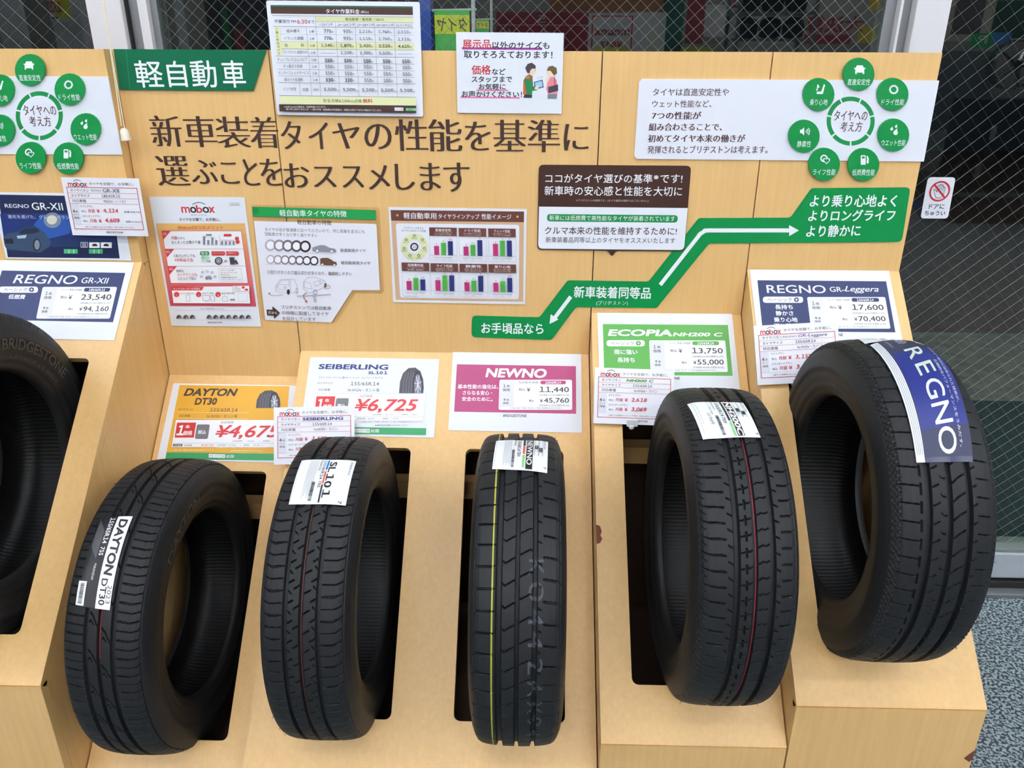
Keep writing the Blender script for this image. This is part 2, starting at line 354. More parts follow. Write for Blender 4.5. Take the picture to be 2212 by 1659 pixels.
def tread_seib(S, T):
    d = [circ(S, -.0255, .0065, .0065), circ(S, 0, .0050, .0065), circ(S, .0265, .0065, .0065), circ(S, .0665, .0014, .0012), circ(S, -.0665, .0014, .0012)]
    for sg in (1, -1):
        c = [(sg*.028, -.001*sg), (sg*.05, -.001), (sg*.060, .003), (sg*.066, .009)]; c.sort()
        a, e = sorted((sg*.030, sg*.0645)); a2, e2 = sorted((sg*.036, sg*.054))
        d += [lat(S, T, 92, a, e, c, .0011, .003, .2 if sg > 0 else .6), lat(S, T, 46, a2, e2, c, .0030, .005, .1 if sg > 0 else .3)]
    for a, e, ph in ((.003, .013, .1), (-.023, -.013, .6)):
        d.append(lat(S, T, 56, a, e, [(a, 0), (e, .006)], .0019, .005, ph, .0015))
    for a, e, ph in ((-.012, -.003, .35), (.014, .023, .7)):
        d.append(lat(S, T, 56, a, e, [(a, 0), (e, .006)], .0020, .004, ph, .0015))
    d += [lat(S, T, 56, -.0225, -.016, [(-.0225, .004), (-.016, -.003)], .0022, .004, .2, .001), lat(S, T, 56, .0175, .0235, [(.0175, .004), (.0235, -.002)], .0028, .004, .35, .001)]
    return np.max(d, axis=0)
def tread_newno(S, T):
    d = [circ(S, -.0270, .0085, .0075, .001), circ(S, 0, .0062, .0075, .001), circ(S, .0265, .0066, .0075, .001), circ(S, .0665, .0010, .001), circ(S, -.0665, .001, .001)]
    d += [lat(S, T, 52, -.062, -.038, [(-.062, .0005), (-.038, 0)], .0028, .0055, 0), lat(S, T, 52, -.073, -.060, [(-.073, -.010), (-.060, .0005)], .0012, .002, 0), lat(S, T, 52, -.038, -.031, [(-.038, 0), (-.031, .001)], .0012, .003)]
    d += [lat(S, T, 52, .039, .060, [(.039, .002), (.060, -.001)], .0030, .0055, .4), lat(S, T, 52, .060, .073, [(.060, -.001), (.073, -.010)], .0012, .002, .4), lat(S, T, 52, .029, .035, [(.029, .004), (.035, 0)], .0025, .004, .1, .001)]
    ch = [(-.0225, .001), (-.018, -.003), (-.0035, .006)]
    d += [lat(S, T, 52, -.0225, -.0035, ch, .0012, .004, .25, .001), lat(S, T, 52, -.0225, -.0175, ch, .0022, .004, .25, .001),
          lat(S, T, 52, .0035, .023, [(.0035, 0), (.018, .008), (.023, .007)], .0012, .004, .55, .001), lat(S, T, 52, .018, .023, [(.0035, 0), (.018, .008), (.023, .007)], .0022, .004, .55, .001)]
    return np.max(d, axis=0)
def tread_ecopia(S, T):
    S = S+0.0045
    d = [circ(S, -.0150, .0075, .007), circ(S, .0095, .0060, .007), circ(S, .0330, .0072, .007), circ(S, -.0665, .0012, .001), circ(S, .0665, .0012, .001)]
    d += [lat(S, T, 74, -.050, -.030, [(-.062, .004), (-.05, .001), (-.030, .0)], .0026, .005, 0), lat(S, T, 74, -.068, -.034, [(-.068, .012), (-.06, .004), (-.05, .001), (-.034, 0)], .0011, .003, 0), lat(S, T, 74, -.066, -.056, [(-.066, .010), (-.056, .003)], .0012, .002, .5)]
    d += [lat(S, T, 74, -.026, -.018, [(-.026, .004), (-.018, -.001)], .0022, .004, .45, .001)]
    d += [lat(S, T, 74, -.0105, .0065, [(-.0105, -.001), (-.002, .001), (.0065, .004)], .0009, .003, .2, .001), lat(S, T, 74, -.0072, .0030, [(-.008, 0), (.004, .002)], .0013, .004, .2, .001)]
    p = C2/74; dt = (T-.2*p+p/2) % p-p/2
    d.append(.004*np.clip((.0011-np.abs(S+.002))/.0008+.5, 0, 1)*box_soft(dt, .014))
    d += [lat(S, T, 74, .0130, .0290, [(.0130, -.002), (.019, .002), (.024, .001), (.029, .004)], .0010, .003, .6, .001)]
    d += [lat(S, T, 74, .037, .043, [(.037, .003), (.043, 0)], .0022, .004, .1, .001), lat(S, T, 74, .046, .062, [(.046, 0), (.062, .001)], .0026, .005, .5), lat(S, T, 74, .060, .072, [(.060, .001), (.072, .010)], .0011, .002, .5)]
    return np.max(d, axis=0)
def tread_regno(S, T):
    S = S+0.006
    d = [circ(S, -.0200, .0072, .007), circ(S, .0060, .0055, .007), circ(S, .0310, .0072, .007)]
    p = C2/66; dt = (T+p/2) % p-p/2
    d.append(.003*np.clip((.0009-np.abs(S+.0295))/.0008+.5, 0, 1)*box_soft(dt, .017))
    d += [lat(S, T, 66, -.056, -.031, [(-.056, .002), (-.031, -.001)], .0012, .004, .2)]
    d += [lat(S, T, 66, -.0150, -.0070, [(-.015, 0), (-.009, .003), (-.007, .005)], .0011, .003, .1, .001), lat(S, T, 66, -.005, .003, [(-.005, .003), (-.003, 0), (.003, -.001)], .0013, .003, .6, .001)]
    d += [lat(S, T, 66, .009, .0272, [(.009, 0), (.018, .009), (.0272, .015)], .0013, .004, .3, .001)]
    d += [lat(S, T, 66, .035, .041, [(.035, 0), (.041, .004)], .0012, .003, .1, .001), lat(S, T, 66, .042, .058, [(.042, 0), (.058, -.002)], .0012, .003, .6)]
    # knurled diamond band on the shoulder
    S = S-.006
    for sg in (-1, 1):
        band = np.clip((S*sg-.0585)/.001, 0, 1)*np.clip((.0735-S*sg)/.001, 0, 1)
        q = .0105
        for s2 in (1, -1):
            dd = (T+s2*S*1.1+q/2) % q-q/2
            d.append(.0013*box_soft(dd, .0022, .0012)*band)
    return np.max(d, axis=0)
def tread_far(S, T):
    d = [circ(S, -.02, .007, .007), circ(S, .005, .006, .007), circ(S, .03, .007, .007)]
    d += [lat(S, T, 66, .036, .062, [(.036, 0), (.05, -.003), (.062, -.001)], .0022, .004, .2), lat(S, T, 66, -.062, -.034, [(-.062, 0), (-.034, 0)], .0022, .004)]
    band = np.clip((S-.064)/.001, 0, 1)*np.clip((.076-S)/.001, 0, 1)
    dd = (T+S+.004) % .008-.004; d.append(.001*box_soft(dd, .002, .0015)*band)
    return np.max(d, axis=0)

class Tyre:
    def __init__(s, xc, yc, zc, fn, label, scale=1.0, ds=.0012, dt=.00108, wide=1.0):
        s.xc, s.yc, s.zc, s.k, s.wide, s.fn = xc, yc, zc, scale, wide, fn
        s.root = empty('tyre', (xc, yc, zc-R0*scale)); tag(s.root, label, 'tyre', 'tyres on the display stands')
        ns = int(2*SMAX/ds); S1 = np.linspace(-SMAX, SMAX, ns)
        phi = np.concatenate([np.arange(math.radians(-100), math.radians(165), dt/R0), np.arange(math.radians(165), math.radians(260), .02)])
        S, T = np.meshgrid(S1, phi*R0)
        dep = fn(S, T)
        u, r = prof(S)
        u2, r2 = prof(np.clip(np.abs(S)+1e-3, 0, SMAX)); u1, r1 = prof(np.clip(np.abs(S)-1e-3, 0, SMAX))
        tu, tr = u2-u1, r2-r1; L = np.hypot(tu, tr); nu, nr_ = -tr/L*np.sign(S+1e-9), tu/L
        u = u - nu*dep; r = r - nr_*dep
        co = s.place(u, r, T/R0).reshape(-1, 3)
        n, m = S.shape
        idx = np.arange(n*m).reshape(n, m); nx = np.roll(idx, -1, axis=0)
        f = np.stack([idx[:, :-1], idx[:, 1:], nx[:, 1:], nx[:, :-1]], -1).reshape(-1, 4)[:, ::-1]
        s.tread = s.mesh('tread', co, f, RUBBER, sm=False)
        for sg in (1, -1):
            b = bmesh.new(); lathe_pts(b, [(sg*a/1000, r_/1000) for a, r_ in SIDE], 200, s.pl1); 
            if sg < 0: bmesh.ops.reverse_faces(b, faces=b.faces[:])
            smooth(obj('sidewall', b, RUBBER2, s.root))
        b = bmesh.new(); pr = [(a/1000, r_/1000) for a, r_ in INNER]; lathe_pts(b, pr+[(-a, r_) for a, r_ in pr[-2::-1]], 160, s.pl1)
        smooth(obj('inner_liner', b, LINER, s.root))
    def place(s, u, r, phi):           # local coordinates, origin at the tyre's lowest point
        k = s.k
        return np.stack([u*k*s.wide, -r*np.cos(phi)*k, r*np.sin(phi)*k + R0*k], -1)
    def pl1(s, u, r, a): return Vector((u*s.k*s.wide, -r*math.cos(a)*s.k, r*math.sin(a)*s.k + R0*s.k))
    def mesh(s, name, co, f, m, parent=None, sm=True):
        me = bpy.data.meshes.new(name); nv, nf = len(co), len(f)
        me.vertices.add(nv); me.vertices.foreach_set('co', np.ascontiguousarray(co, dtype=np.float32).ravel())
        me.loops.add(nf*4); me.loops.foreach_set('vertex_index', np.ascontiguousarray(f, dtype=np.int32).ravel())
        me.polygons.add(nf); me.polygons.foreach_set('loop_start', np.arange(0, nf*4, 4, dtype=np.int32)); me.polygons.foreach_set('loop_total', np.full(nf, 4, np.int32))
        me.polygons.foreach_set('use_smooth', np.full(nf, sm)); me.update(calc_edges=True); me.materials.append(m)
        o = bpy.data.objects.new(name, me); COL.objects.link(o); o.parent = parent or s.root; return o
    def uphi(s, px, py):
        """where the photo's pixel meets the tread: (u, phi)"""
        v = ray(px, py); u = 0.
        for _ in range(4):
            R = float(r_of_u(u))*s.k; a = v.y**2+v.z**2; oy, oz = -s.yc, HC-s.zc
            bb = oy*v.y+oz*v.z; c = oy*oy+oz*oz-R*R; disc = max(bb*bb-a*c, 0); t = (-bb-math.sqrt(disc))/a
            u = (t*v.x-s.xc)/s.k/s.wide; u = max(-.068, min(.068, u))
        return u, math.atan2(HC+t*v.z-s.zc, s.yc-t*v.y)
    def stripe(s, sc, wd, c, p0=-60, p1=150, lift=.00015):
        phi = np.arange(math.radians(p0), math.radians(p1), .0045); S = np.array([[sc-wd/2, sc+wd/2]]).repeat(len(phi), 0); T = (phi*R0)[:, None].repeat(2, 1)
        dep = s.fn(np.full_like(T, sc), T); u, r = prof(S); co = s.place(u, r-dep+lift, T/R0).reshape(-1, 3)
        i = np.arange(len(phi)-1)*2; f = np.stack([i, i+2, i+3, i+1], -1)
        return s.mesh('colour_stripe', co, f, ink(c, .6))
    def patch(s, name, fn2, c, na=24, nb=16, parent=None, m=None, lift=.0012, rim=True):
        """curved label: fn2(a,b) -> (u, phi)"""
        pts = []
        for i in range(na+1):
            for j in range(nb+1):
                a, b_ = i/na, j/nb; u, p = fn2(a, b_); pts.append(s.place(np.array(u), r_of_u(u)+lift+.0004*math.sin(9*b_+2*a)*(1 if rim else 0), np.array(p)))
        idx = np.arange((na+1)*(nb+1)).reshape(na+1, nb+1)
        f = np.stack([idx[:-1, :-1], idx[1:, :-1], idx[1:, 1:], idx[:-1, 1:]], -1).reshape(-1, 4)
        return s.mesh(name, np.array(pts), f, m or ink(c, .35), parent)
# ------------------------------------------------------------------ lettering: text outlines become meshes, batched in one evaluation
TEXTQ = []      # (accumulator, string, mapper(nx, ny, lift)->Vector, weight, shear, res)
WEIGHTS = {'r': (0, [(0, 0)]), 't': (0, [(0, 0)]), 'm': (0, [(-.007, -.005), (.007, -.005), (0, .008)]),
           'b': (0, [(-.017, -.015), (.017, -.015), (-.017, .015), (.017, .015), (0, 0)]),
           'h': (0, [(-.03, -.03), (.03, -.03), (-.03, .03), (.03, .03), (0, -.036), (0, .036), (-.036, 0), (.036, 0), (0, 0)]),
           's': (0, [(-.010, 0), (.010, 0)]),
           'M': (-.013, [(-.03, 0), (-.015, 0), (0, 0), (.015, 0), (.03, 0)]),
           'S': (-.006, [(-.038, 0), (-.019, 0), (0, 0), (.019, 0), (.038, 0)])}
class Acc:
    """collects polygons of one colour into one mesh object"""
    def __init__(s, name, m, parent): s.name, s.m, s.parent, s.v, s.f = name, m, parent, [], []
    def add(s, vs_, fs):
        o = len(s.v); s.v += [tuple(v) for v in vs_]; s.f += [tuple(i+o for i in f) for f in fs]
    def build(s):
        if not s.f: return
        me = bpy.data.meshes.new(s.name); me.from_pydata(s.v, [], s.f); me.update()
        o = obj(s.name, me, s.m, s.parent)
        if s.name in JOINED: o['kind'] = 'stuff'
        return o
JOINED = ('lettering', 'picture', 'printed_line', 'symbol', 'barcode', 'moulded_lettering', 'stamped_numbers', 'hand_outline', 'hexagon_mark', 'printed_frame')
ACCS = []
def refine(V, F, mx):
    """split long triangle edges so that lettering can follow a curved surface"""
    V = list(V)
    for _ in range(5):
        mid = {}; out = []; done = True
        for t in F:
            L = [(V[t[i]][0]-V[t[(i+1) % 3]][0])**2+(V[t[i]][1]-V[t[(i+1) % 3]][1])**2 for i in range(3)]; k = L.index(max(L))
            if L[k] <= mx*mx: out.append(t); continue
            done = False; a, b_, c = t[k], t[(k+1) % 3], t[(k+2) % 3]; key = (min(a, b_), max(a, b_))
            if key not in mid: mid[key] = len(V); V.append(((V[a][0]+V[b_][0])/2, (V[a][1]+V[b_][1])/2))
            m = mid[key]; out += [(a, m, c), (m, b_, c)]
        F = out
        if done: break
    return V, F
def flush_text():
    cache = {}; tmp = []
    for q in TEXTQ:
        off = WEIGHTS[q[3]][0]; key = (q[1], off, q[5])
        if key in cache: continue
        c = bpy.data.curves.new('lettering', 'FONT'); body = q[1].replace('1', '１'); c.body = body; c.size = 1; c.resolution_u = max(2, q[5]); c.offset = off
        o = bpy.data.objects.new('lettering', c); COL.objects.link(o); cache[key] = o; tmp.append(o)
        kern = [0.]*len(body)                      # pull the full-width figure one up to its neighbours
        for i, ch in enumerate(body):
            if ch == '１':
                kern[i] -= 7.8
                if i: kern[i-1] -= 8.4
        for i, kv in enumerate(kern):
            if kv: c.body_format[i].kerning = kv
    dg = bpy.context.evaluated_depsgraph_get(); data = {}
    for key, o in cache.items():
        ev = o.evaluated_get(dg); me = ev.to_mesh(); me.calc_loop_triangles()
        data[key] = ([(v.co.x, v.co.y) for v in me.vertices], [tuple(p.vertices) for p in me.loop_triangles]); ev.to_mesh_clear()
    for o in tmp:
        c = o.data; bpy.data.objects.remove(o); bpy.data.curves.remove(c)
    for acc, st, mp, wt, sh, res, *mx in TEXTQ:
        mx = mx[0] if mx else 0
        off, cps = WEIGHTS[wt]; V, F = data[(st, off, res)]
        if not V: continue
        V2 = [(x+sh*y, y) for x, y in V]
        xs = [v[0] for v in V2]; ys = [v[1] for v in V2]; x0, x1, y0, y1 = min(xs), max(xs), min(ys), max(ys); W_, H_ = max(x1-x0, 1e-4), max(y1-y0, 1e-4)
        if mx: V2, F = refine(V2, F, mx*min(W_, H_))
        for i, (dx, dy) in enumerate(cps):
            acc.add([mp((x+dx-x0)/W_, (y+dy-y0)/H_, i*.000012) for x, y in V2], F)
    for a in ACCS: a.build()

class Sign:
    """flat printed thing; input coordinates are (crop) pixels of the photograph, unprojected on the sign's own plane"""
    def __init__(s, name, label, cat, plane, quad, crop=(0, 0, 1), m=None, thick=.0006, r=0, poly=None, group=None, lift=.0008, parent=None, rlist=None):
        s.pl, s.crop, s.z, s.acc = plane.off(lift), crop, 0., {}
        W3 = [s.hit(*q) for q in quad]
        O = sum(W3, Vector())/len(W3); n = s.pl.n
        X = ((W3[1]+W3[2])-(W3[0]+W3[3])).normalized() if len(quad) == 4 else Vector((1, 0, 0))
        X = (X-n*X.dot(n)).normalized(); Y = n.cross(X); s.O, s.X, s.Y = O, X, Y
        L = [s.loc(p) for p in W3]
        if poly: pts = [s.loc(s.hit(*q)) for q in poly]
        elif len(L) == 4:
            w2 = (L[1].x+L[2].x-L[0].x-L[3].x)/4; h2 = (L[0].y+L[1].y-L[2].y-L[3].y)/4
            pts = rrect(-w2, w2, -h2, h2, r) if r else [(-w2, -h2), (w2, -h2), (w2, h2), (-w2, h2)]; s.w2, s.h2 = w2, h2
        else: pts = L
        if poly and r: pts = round_poly([Vector(p) for p in pts], r)
        pts = [Vector((p[0], p[1])) for p in pts]
        b = bmesh.new(); A = [b.verts.new((p.x, p.y, 0)) for p in pts]; B = [b.verts.new((p.x, p.y, -thick)) for p in pts]; k = len(pts)
        area = sum(pts[i].x*pts[(i+1) % k].y-pts[(i+1) % k].x*pts[i].y for i in range(k))
        if area < 0: A.reverse(); B.reverse()
        b.faces.new(A); b.faces.new(B[::-1])
        for i in range(k): b.faces.new((A[i], B[i], B[(i+1) % k], A[(i+1) % k]))
        s.o = obj(name, b, m or PAPER, parent); s.o.matrix_world = Matrix(((X.x, Y.x, n.x, O.x), (X.y, Y.y, n.y, O.y), (X.z, Y.z, n.z, O.z), (0, 0, 0, 1)))
        if label: tag(s.o, label, cat, group)
        s.norm = False
    def hit(s, x, y): return s.pl.hit(s.crop[0]+x/s.crop[2], s.crop[1]+y/s.crop[2])
    def loc(s, p): d = p-s.O; return Vector((d.dot(s.X), d.dot(s.Y)))
    def pt(s, x, y):
        if s.norm: return Vector((-s.w2+2*s.w2*x, s.h2-2*s.h2*y))
        return s.loc(s.hit(x, y))
    def a(s, name, c):
        k = (name, c)
        if name not in JOINED:
            q = Acc(name, ink(c), s.o); ACCS.append(q); return q
        if k not in s.acc: s.acc[k] = Acc(name, ink(c), s.o); ACCS.append(s.acc[k])
        return s.acc[k]
    def lev(s): s.z += .00003; return s.z
    def poly(s, pts, c, name='printed_area', r=0):
        P = [s.pt(*p) for p in pts]
        if r: P = round_poly(P, r)
        if sum(P[i].x*P[(i+1) % len(P)].y-P[(i+1) % len(P)].x*P[i].y for i in range(len(P))) < 0: P.reverse()
        z = s.lev()
        if len(P) <= 4: s.a(name, c).add([(p.x, p.y, z) for p in P], [tuple(range(len(P)))])
        else:
            from mathutils.geometry import tessellate_polygon
            s.a(name, c).add([(p.x, p.y, z) for p in P], [tuple(t) if (P[t[1]]-P[t[0]]).cross(P[t[2]]-P[t[0]]) > 0 else tuple(t[::-1]) for t in tessellate_polygon([[Vector((p.x, p.y, 0)) for p in P]])])
    def rect(s, x0, y0, x1, y1, c, name='printed_area', r=0): s.poly([(x0, y0), (x1, y0), (x1, y1), (x0, y1)], c, name, r)
    def frame(s, pts, wd, c, name='printed_line', closed=True):
        n = len(pts)
        for i in range(n if closed else n-1): s.line(pts[i], pts[(i+1) % n], wd, c, name)
    def line(s, p, q, wd, c, name='printed_line'):
        """wd in metres"""
        A, B = s.pt(*p), s.pt(*q); d = (B-A).normalized(); nn = Vector((-d.y, d.x))*wd/2; A = A-d*wd/2; B = B+d*wd/2; z = s.lev()
        s.a(name, c).add([(v.x, v.y, z) for v in (A-nn, B-nn, B+nn, A+nn)], [(0, 1, 2, 3)])
    def ell(s, x, y, rx, ry, c, name='printed_area', ri=0, n=28, a0=0, a1=360):
        z = s.lev(); P = []
        for k in range(n+1):
            a = math.radians(a0+(a1-a0)*k/n); P.append(s.pt(x+rx*math.cos(a), y-ry*math.sin(a)))
            if ri: P.append(s.pt(x+rx*ri*math.cos(a), y-ry*ri*math.sin(a)))
        if ri: s.a(name, c).add([(p.x, p.y, z) for p in P], [(2*k, 2*k+2, 2*k+3, 2*k+1) for k in range(n)])
        else:
            if a1-a0 == 360: P = P[:-1]
            s.a(name, c).add([(p.x, p.y, z) for p in P], [tuple(range(len(P)))])
    def text(s, st, xl, xr, yc, h, c=(35, 30, 32), w='m', sh=0., res=2, name='lettering'):
        yl, yr = yc if isinstance(yc, tuple) else (yc, yc)
        A, B = s.pt(xl, yl), s.pt(xr, yr); xm, ym = (xl+xr)/2, (yl+yr)/2
        hv = s.pt(xm, ym-h/2)-s.pt(xm, ym+h/2); d = (B-A); wd = d.length; d = d/wd; upv = Vector((-d.y, d.x)); hh = abs(hv.dot(upv))
        if res == 1: w = {'m': 'r', 'b': 'm', 's': 'r', 'h': 'b'}.get(w, w)
        z = s.lev()
        def mp(nx, ny, lift): p = A+d*(wd*nx)+upv*(hh*(ny-.5)); return (p.x, p.y, z+lift)
        TEXTQ.append((s.a(name, c), st, mp, w, sh, res))
def round_poly(P, r, n=4):
    out = []; k = len(P)
    for i in range(k):
        p, a, b = P[i], P[i-1], P[(i+1) % k]; da, db = (a-p), (b-p); la, lb = da.length, db.length; da /= la; db /= lb
        ang = math.acos(max(-1, min(1, da.dot(db)))); t = min(r/math.tan(ang/2), la*.45, lb*.45)
        p0, p1 = p+da*t, p+db*t
        for j in range(n+1):
            q = j/n; out.append((p0*(1-q)+p*q)*(1-q)+(p*(1-q)+p1*q)*q)
    return out

# colours
BR = (66, 40, 32); BLK = (36, 33, 34); WH = (244, 245, 248); RED = (196, 46, 52); GRN = (2, 138, 68); DGR = (0, 104, 68); LIME = (90, 166, 74); NAVY = (33, 48, 96); PINK = (174, 64, 114); YEL = (222, 166, 48); CREAM = (226, 228, 176); PALE = (222, 222, 230); GREY = (110, 110, 112)

# ================================================================== signs on the back boards
# --- dark green header
S = Sign('header_sign', 'dark green header sign with white Japanese characters, slanted right end, top left', 'sign', P_BOARD, [(245, 106), (575, 108), (548, 196), (258, 194)], poly=[(245, 106), (575, 108), (547, 196), (258, 194)], m=mat('green_acrylic', DGR, .25), thick=.003, lift=.004)
S.line((272, 107), (281, 194), .0006, (60, 150, 110), 'seam_line')
for i, ch in enumerate('軽自動車'): S.text(ch, (293, 362, 413, 480)[i], (351, 402, 467, 529)[i], 160, (58, 56, 58, 58)[i], WH, 'm', res=4, name='character')
# --- heading lettered directly on the boards
S = Sign('heading_lettering', None, None, P_BOARD, [(330, 250), (340, 250), (340, 260), (330, 260)], thick=.0001)
S.o.name = 'heading_lettering'
hd = S.o
bpy.data.objects.remove(hd)
hd = empty('heading_lettering', S.O); hd.matrix_world = Matrix(((S.X.x, S.Y.x, S.pl.n.x, S.O.x), (S.X.y, S.Y.y, S.pl.n.y, S.O.y), (S.X.z, S.Y.z, S.pl.n.z, S.O.z), (0, 0, 0, 1)))
tag(hd, 'two lines of large dark brown Japanese heading stuck on the back boards', 'lettering'); S.o = hd
CH = (62, 38, 28)
for ch, x0, x1, y0, y1 in (('新', 327, 391, 250, 317), ('車', 399, 465, 251, 318), ('装', 469, 537, 252, 319), ('着', 541, 600, 253, 320)): S.text(ch, x0, x1, (y0+y1)/2, y1-y0, CH, 'M', res=4, name='character')
for ch, x0, x1, y0, y1 in (('タ', 608, 650, 262, 322), ('イ', 668, 709, 265, 322), ('ヤ', 720, 776, 266, 321), ('の', 789, 844, 268, 322), ('性', 855, 922, 258, 326), ('能', 928, 996, 258, 327), ('を', 1006, 1058, 263, 325), ('基', 1068, 1134, 259, 327), ('準', 1142, 1208, 259, 329), ('に', 1220, 1270, 268, 325)): S.text(ch, x0, x1, (y0+y1)/2, y1-y0, CH, 'M', res=4, name='character')
for ch, x0, x1, y0, y1 in (('選', 340, 406, 337, 401), ('ぶ', 414, 468, 346, 397), ('こ', 478, 514, 351, 397), ('と', 527, 558, 344, 401), ('を', 564, 609, 343, 401), ('お', 615, 667, 353, 405), ('ス', 678, 724, 360, 404), ('ス', 740, 784, 359, 405), ('メ', 797, 840, 357, 409), ('し', 855, 894, 354, 410), ('ま', 909, 950, 352, 411), ('す', 960, 1013, 351, 414)): S.text(ch, x0, x1, (y0+y1)/2, y1-y0, CH, 'M', res=4, name='character')

# --- price list of fitting work
c2 = (560, 0, 5.821)
S = Sign('price_list_sheet', 'laminated tyre fitting price table with brown header bar, standing above the board edge', 'notice', P_BOARD, [(90, 8), (2025, 22), (2055, 1470), (220, 1442)], c2, m=GLOSSY_WHITE, thick=.0012, lift=.007, r=.004)
L1 = (90, 84, 84)
S.poly([(140, 62), (1930, 80), (1930, 98), (142, 82)], (30, 100, 72)); S.poly([(142, 82), (1930, 98), (1933, 190), (148, 172)], BR)
S.text('タイヤ作業料金', 838, 1262, (140, 146), 60, WH, 'm'); S.text('(税込)', 1275, 1376, 153, 40, WH, 'r')
S.poly([(715, 206), (1935, 218), (1937, 286), (718, 272)], CREAM)
S.text('作業受付 PM', 192, 462, (267, 270), 46, (60, 60, 66)); S.text('6:30', 476, 604, 272, 54, RED); S.text('まで', 612, 692, 275, 42, (60, 60, 66))
S.text('軽自動車・乗用車・1BOX', 1085, 1570, (242, 246), 40, (80, 90, 50))
for st, x0, x1, y in (('～13インチ', 752, 925, 308), ('14～16インチ', 983, 1198, 312), ('17～18インチ', 1230, 1442, 314), ('19～20インチ', 1476, 1688, 317), ('21インチ以上', 1724, 1926, 320)): S.text(st, x0, x1, y, 34, (70, 68, 72))
S.poly([(195, 342), (258, 344), (288, 700), (224, 698)], CREAM); S.poly([(275, 524), (1945, 540), (1950, 628), (285, 614)], CREAM)
for i, ch in enumerate('ご購入新品タイヤ'): S.text(ch, 203+i*4.4, 236+i*4.4, 366+i*44, 33, (60, 66, 40), 'm', res=1)
rows = [('組み替え', 345, 512, 388, '1本', ('770', '935', '1,210', '1,760', '2,310'), 400, 'r'), ('バランス調整', 310, 560, 480, '1本', ('770', '935', '1,210', '1,760', '2,310'), 488, 'r'),
        ('合　　　計', 318, 568, 568, '1本', ('1,540', '1,870', '2,420', '3,520', '4,620'), 579, 'm'), ('ランフラット(組替のみ)', 306, 610, 657, '1本', (None, '2,200', '3,300', '5,500', None), 670, 'r'),
        ('チューブレスゴムバルブ', 232, 604, 748, '1個', ('550',)*5, 768, 'b'), ('チッ素ガス充填', 306, 545, 832, '1本', ('550',)*5, 845, 'r'), ('センターフィットサービス', 246, 628, 915, '1本', ('550',)*5, 928, 'r'),
        ('廃タイヤ処理料', 322, 556, 1000, '1本', ('330', '330', '550', '550', '550'), 1012, 'r')]
cx0 = [820, 1055, 1290, 1530, 1770]
for i, (st, a, b_, y, un, vals, yv, wt) in enumerate(rows):
    S.text(st, a, b_, y, 42, (66, 62, 66), 'm', res=1); S.text(un, 628+i*7.5, 692+i*7.5, y+6, 34, (60, 58, 60), 'm', res=1)
    for j, v in enumerate(vals):
        xr = (932 if len(v or '') < 4 else 938)+i*6 + j*242.5-i*2
        if v is None: S.line((xr-165, yv-4+j*3), (xr+12, yv-4+j*3), .0005, L1); continue
        wpx = {3: 90, 5: 140}[len(v)]
        wt2 = 'b' if (v == '330') else wt
        S.text(v, xr-28-wpx, xr-28, yv-8+j*3.2, 44, (58, 56, 58), wt2); S.text('円', xr-22, xr, yv+4+j*3.2, 22, (58, 56, 58), 'r', res=1)
S.text('パンク修理', 308, 470, 1118, 40, (66, 62, 66), res=1); S.text('内面', 552, 626, 1124, 40, (60, 56, 60), res=1); S.text('1箇所', 680, 755, 1128, 32, (60, 50, 60), res=1)
for j in range(5): S.text('5,500', 820+j*239, 974+j*239, 1126+j*3.2, 46, (58, 56, 58), 'm'); S.text('円', 984+j*239, 1006+j*239, 1142+j*3.2, 24, (58, 56, 58), 'r', res=1)
for yl, yr, xa, xb, wd in ((195, 215, 172, 1937, .0007), (272, 286, 718, 1937, .0004), (332, 352, 185, 1940, .0007), (430, 446, 268, 1943, .0003), (522, 538, 275, 1945, .0003), (613, 628, 283, 1950, .0003), (704, 722, 222, 1954, .0007), (789, 806, 230, 1956, .0005), (872, 890, 238, 1958, .0005), (955, 973, 245, 1961, .0005), (1038, 1056, 252, 1965, .0007), (1200, 1222, 264, 1970, .0008)): S.line((xa, yl), (xb, yr), wd, L1)
for x0, y0, x1, y1 in ((712, 206, 780, 1206), (963, 285, 1022, 1208), (1208, 287, 1262, 1212), (1453, 289, 1503, 1216), (1698, 291, 1742, 1220), (600, 345, 668, 1202), (513, 1045, 527, 1200)): S.line((x0, y0), (x1, y1), .0005, L1)
S.poly([(268, 1208), (1970, 1226), (1974, 1326), (272, 1308)], CREAM); S.text('安全点検&100Km点検', 810, 1295, (1264, 1270), 46, (70, 66, 66)); S.text('無料', 1310, 1430, 1268, 52, RED, 'b')
S.poly([(257, 1310), (1975, 1328), (1978, 1418), (263, 1398)], BR)
S.text('※お持ち込みの場合は、別途料金となります。', 322, 846, 1342, 24, WH, 'r', res=1); S.text('誠に申し訳ありませんが、一部の外車・国産車及び改造車は、作業をお受けできない場合がございます。', 346, 1545, (1370, 1386), 26, WH, 'r', res=1)
S.poly([(1706, 1350), (1815, 1352), (1816, 1392), (1708, 1390)], WH); S.text('タイヤ館', 1716, 1806, 1371, 26, BR, 'm', res=1); S.poly([(1846, 1354), (1976, 1357), (1977, 1396), (1848, 1393)], (60, 160, 90)); S.text('タイヤ館', 1852, 1972, 1375, 30, WH, 'm', res=1)

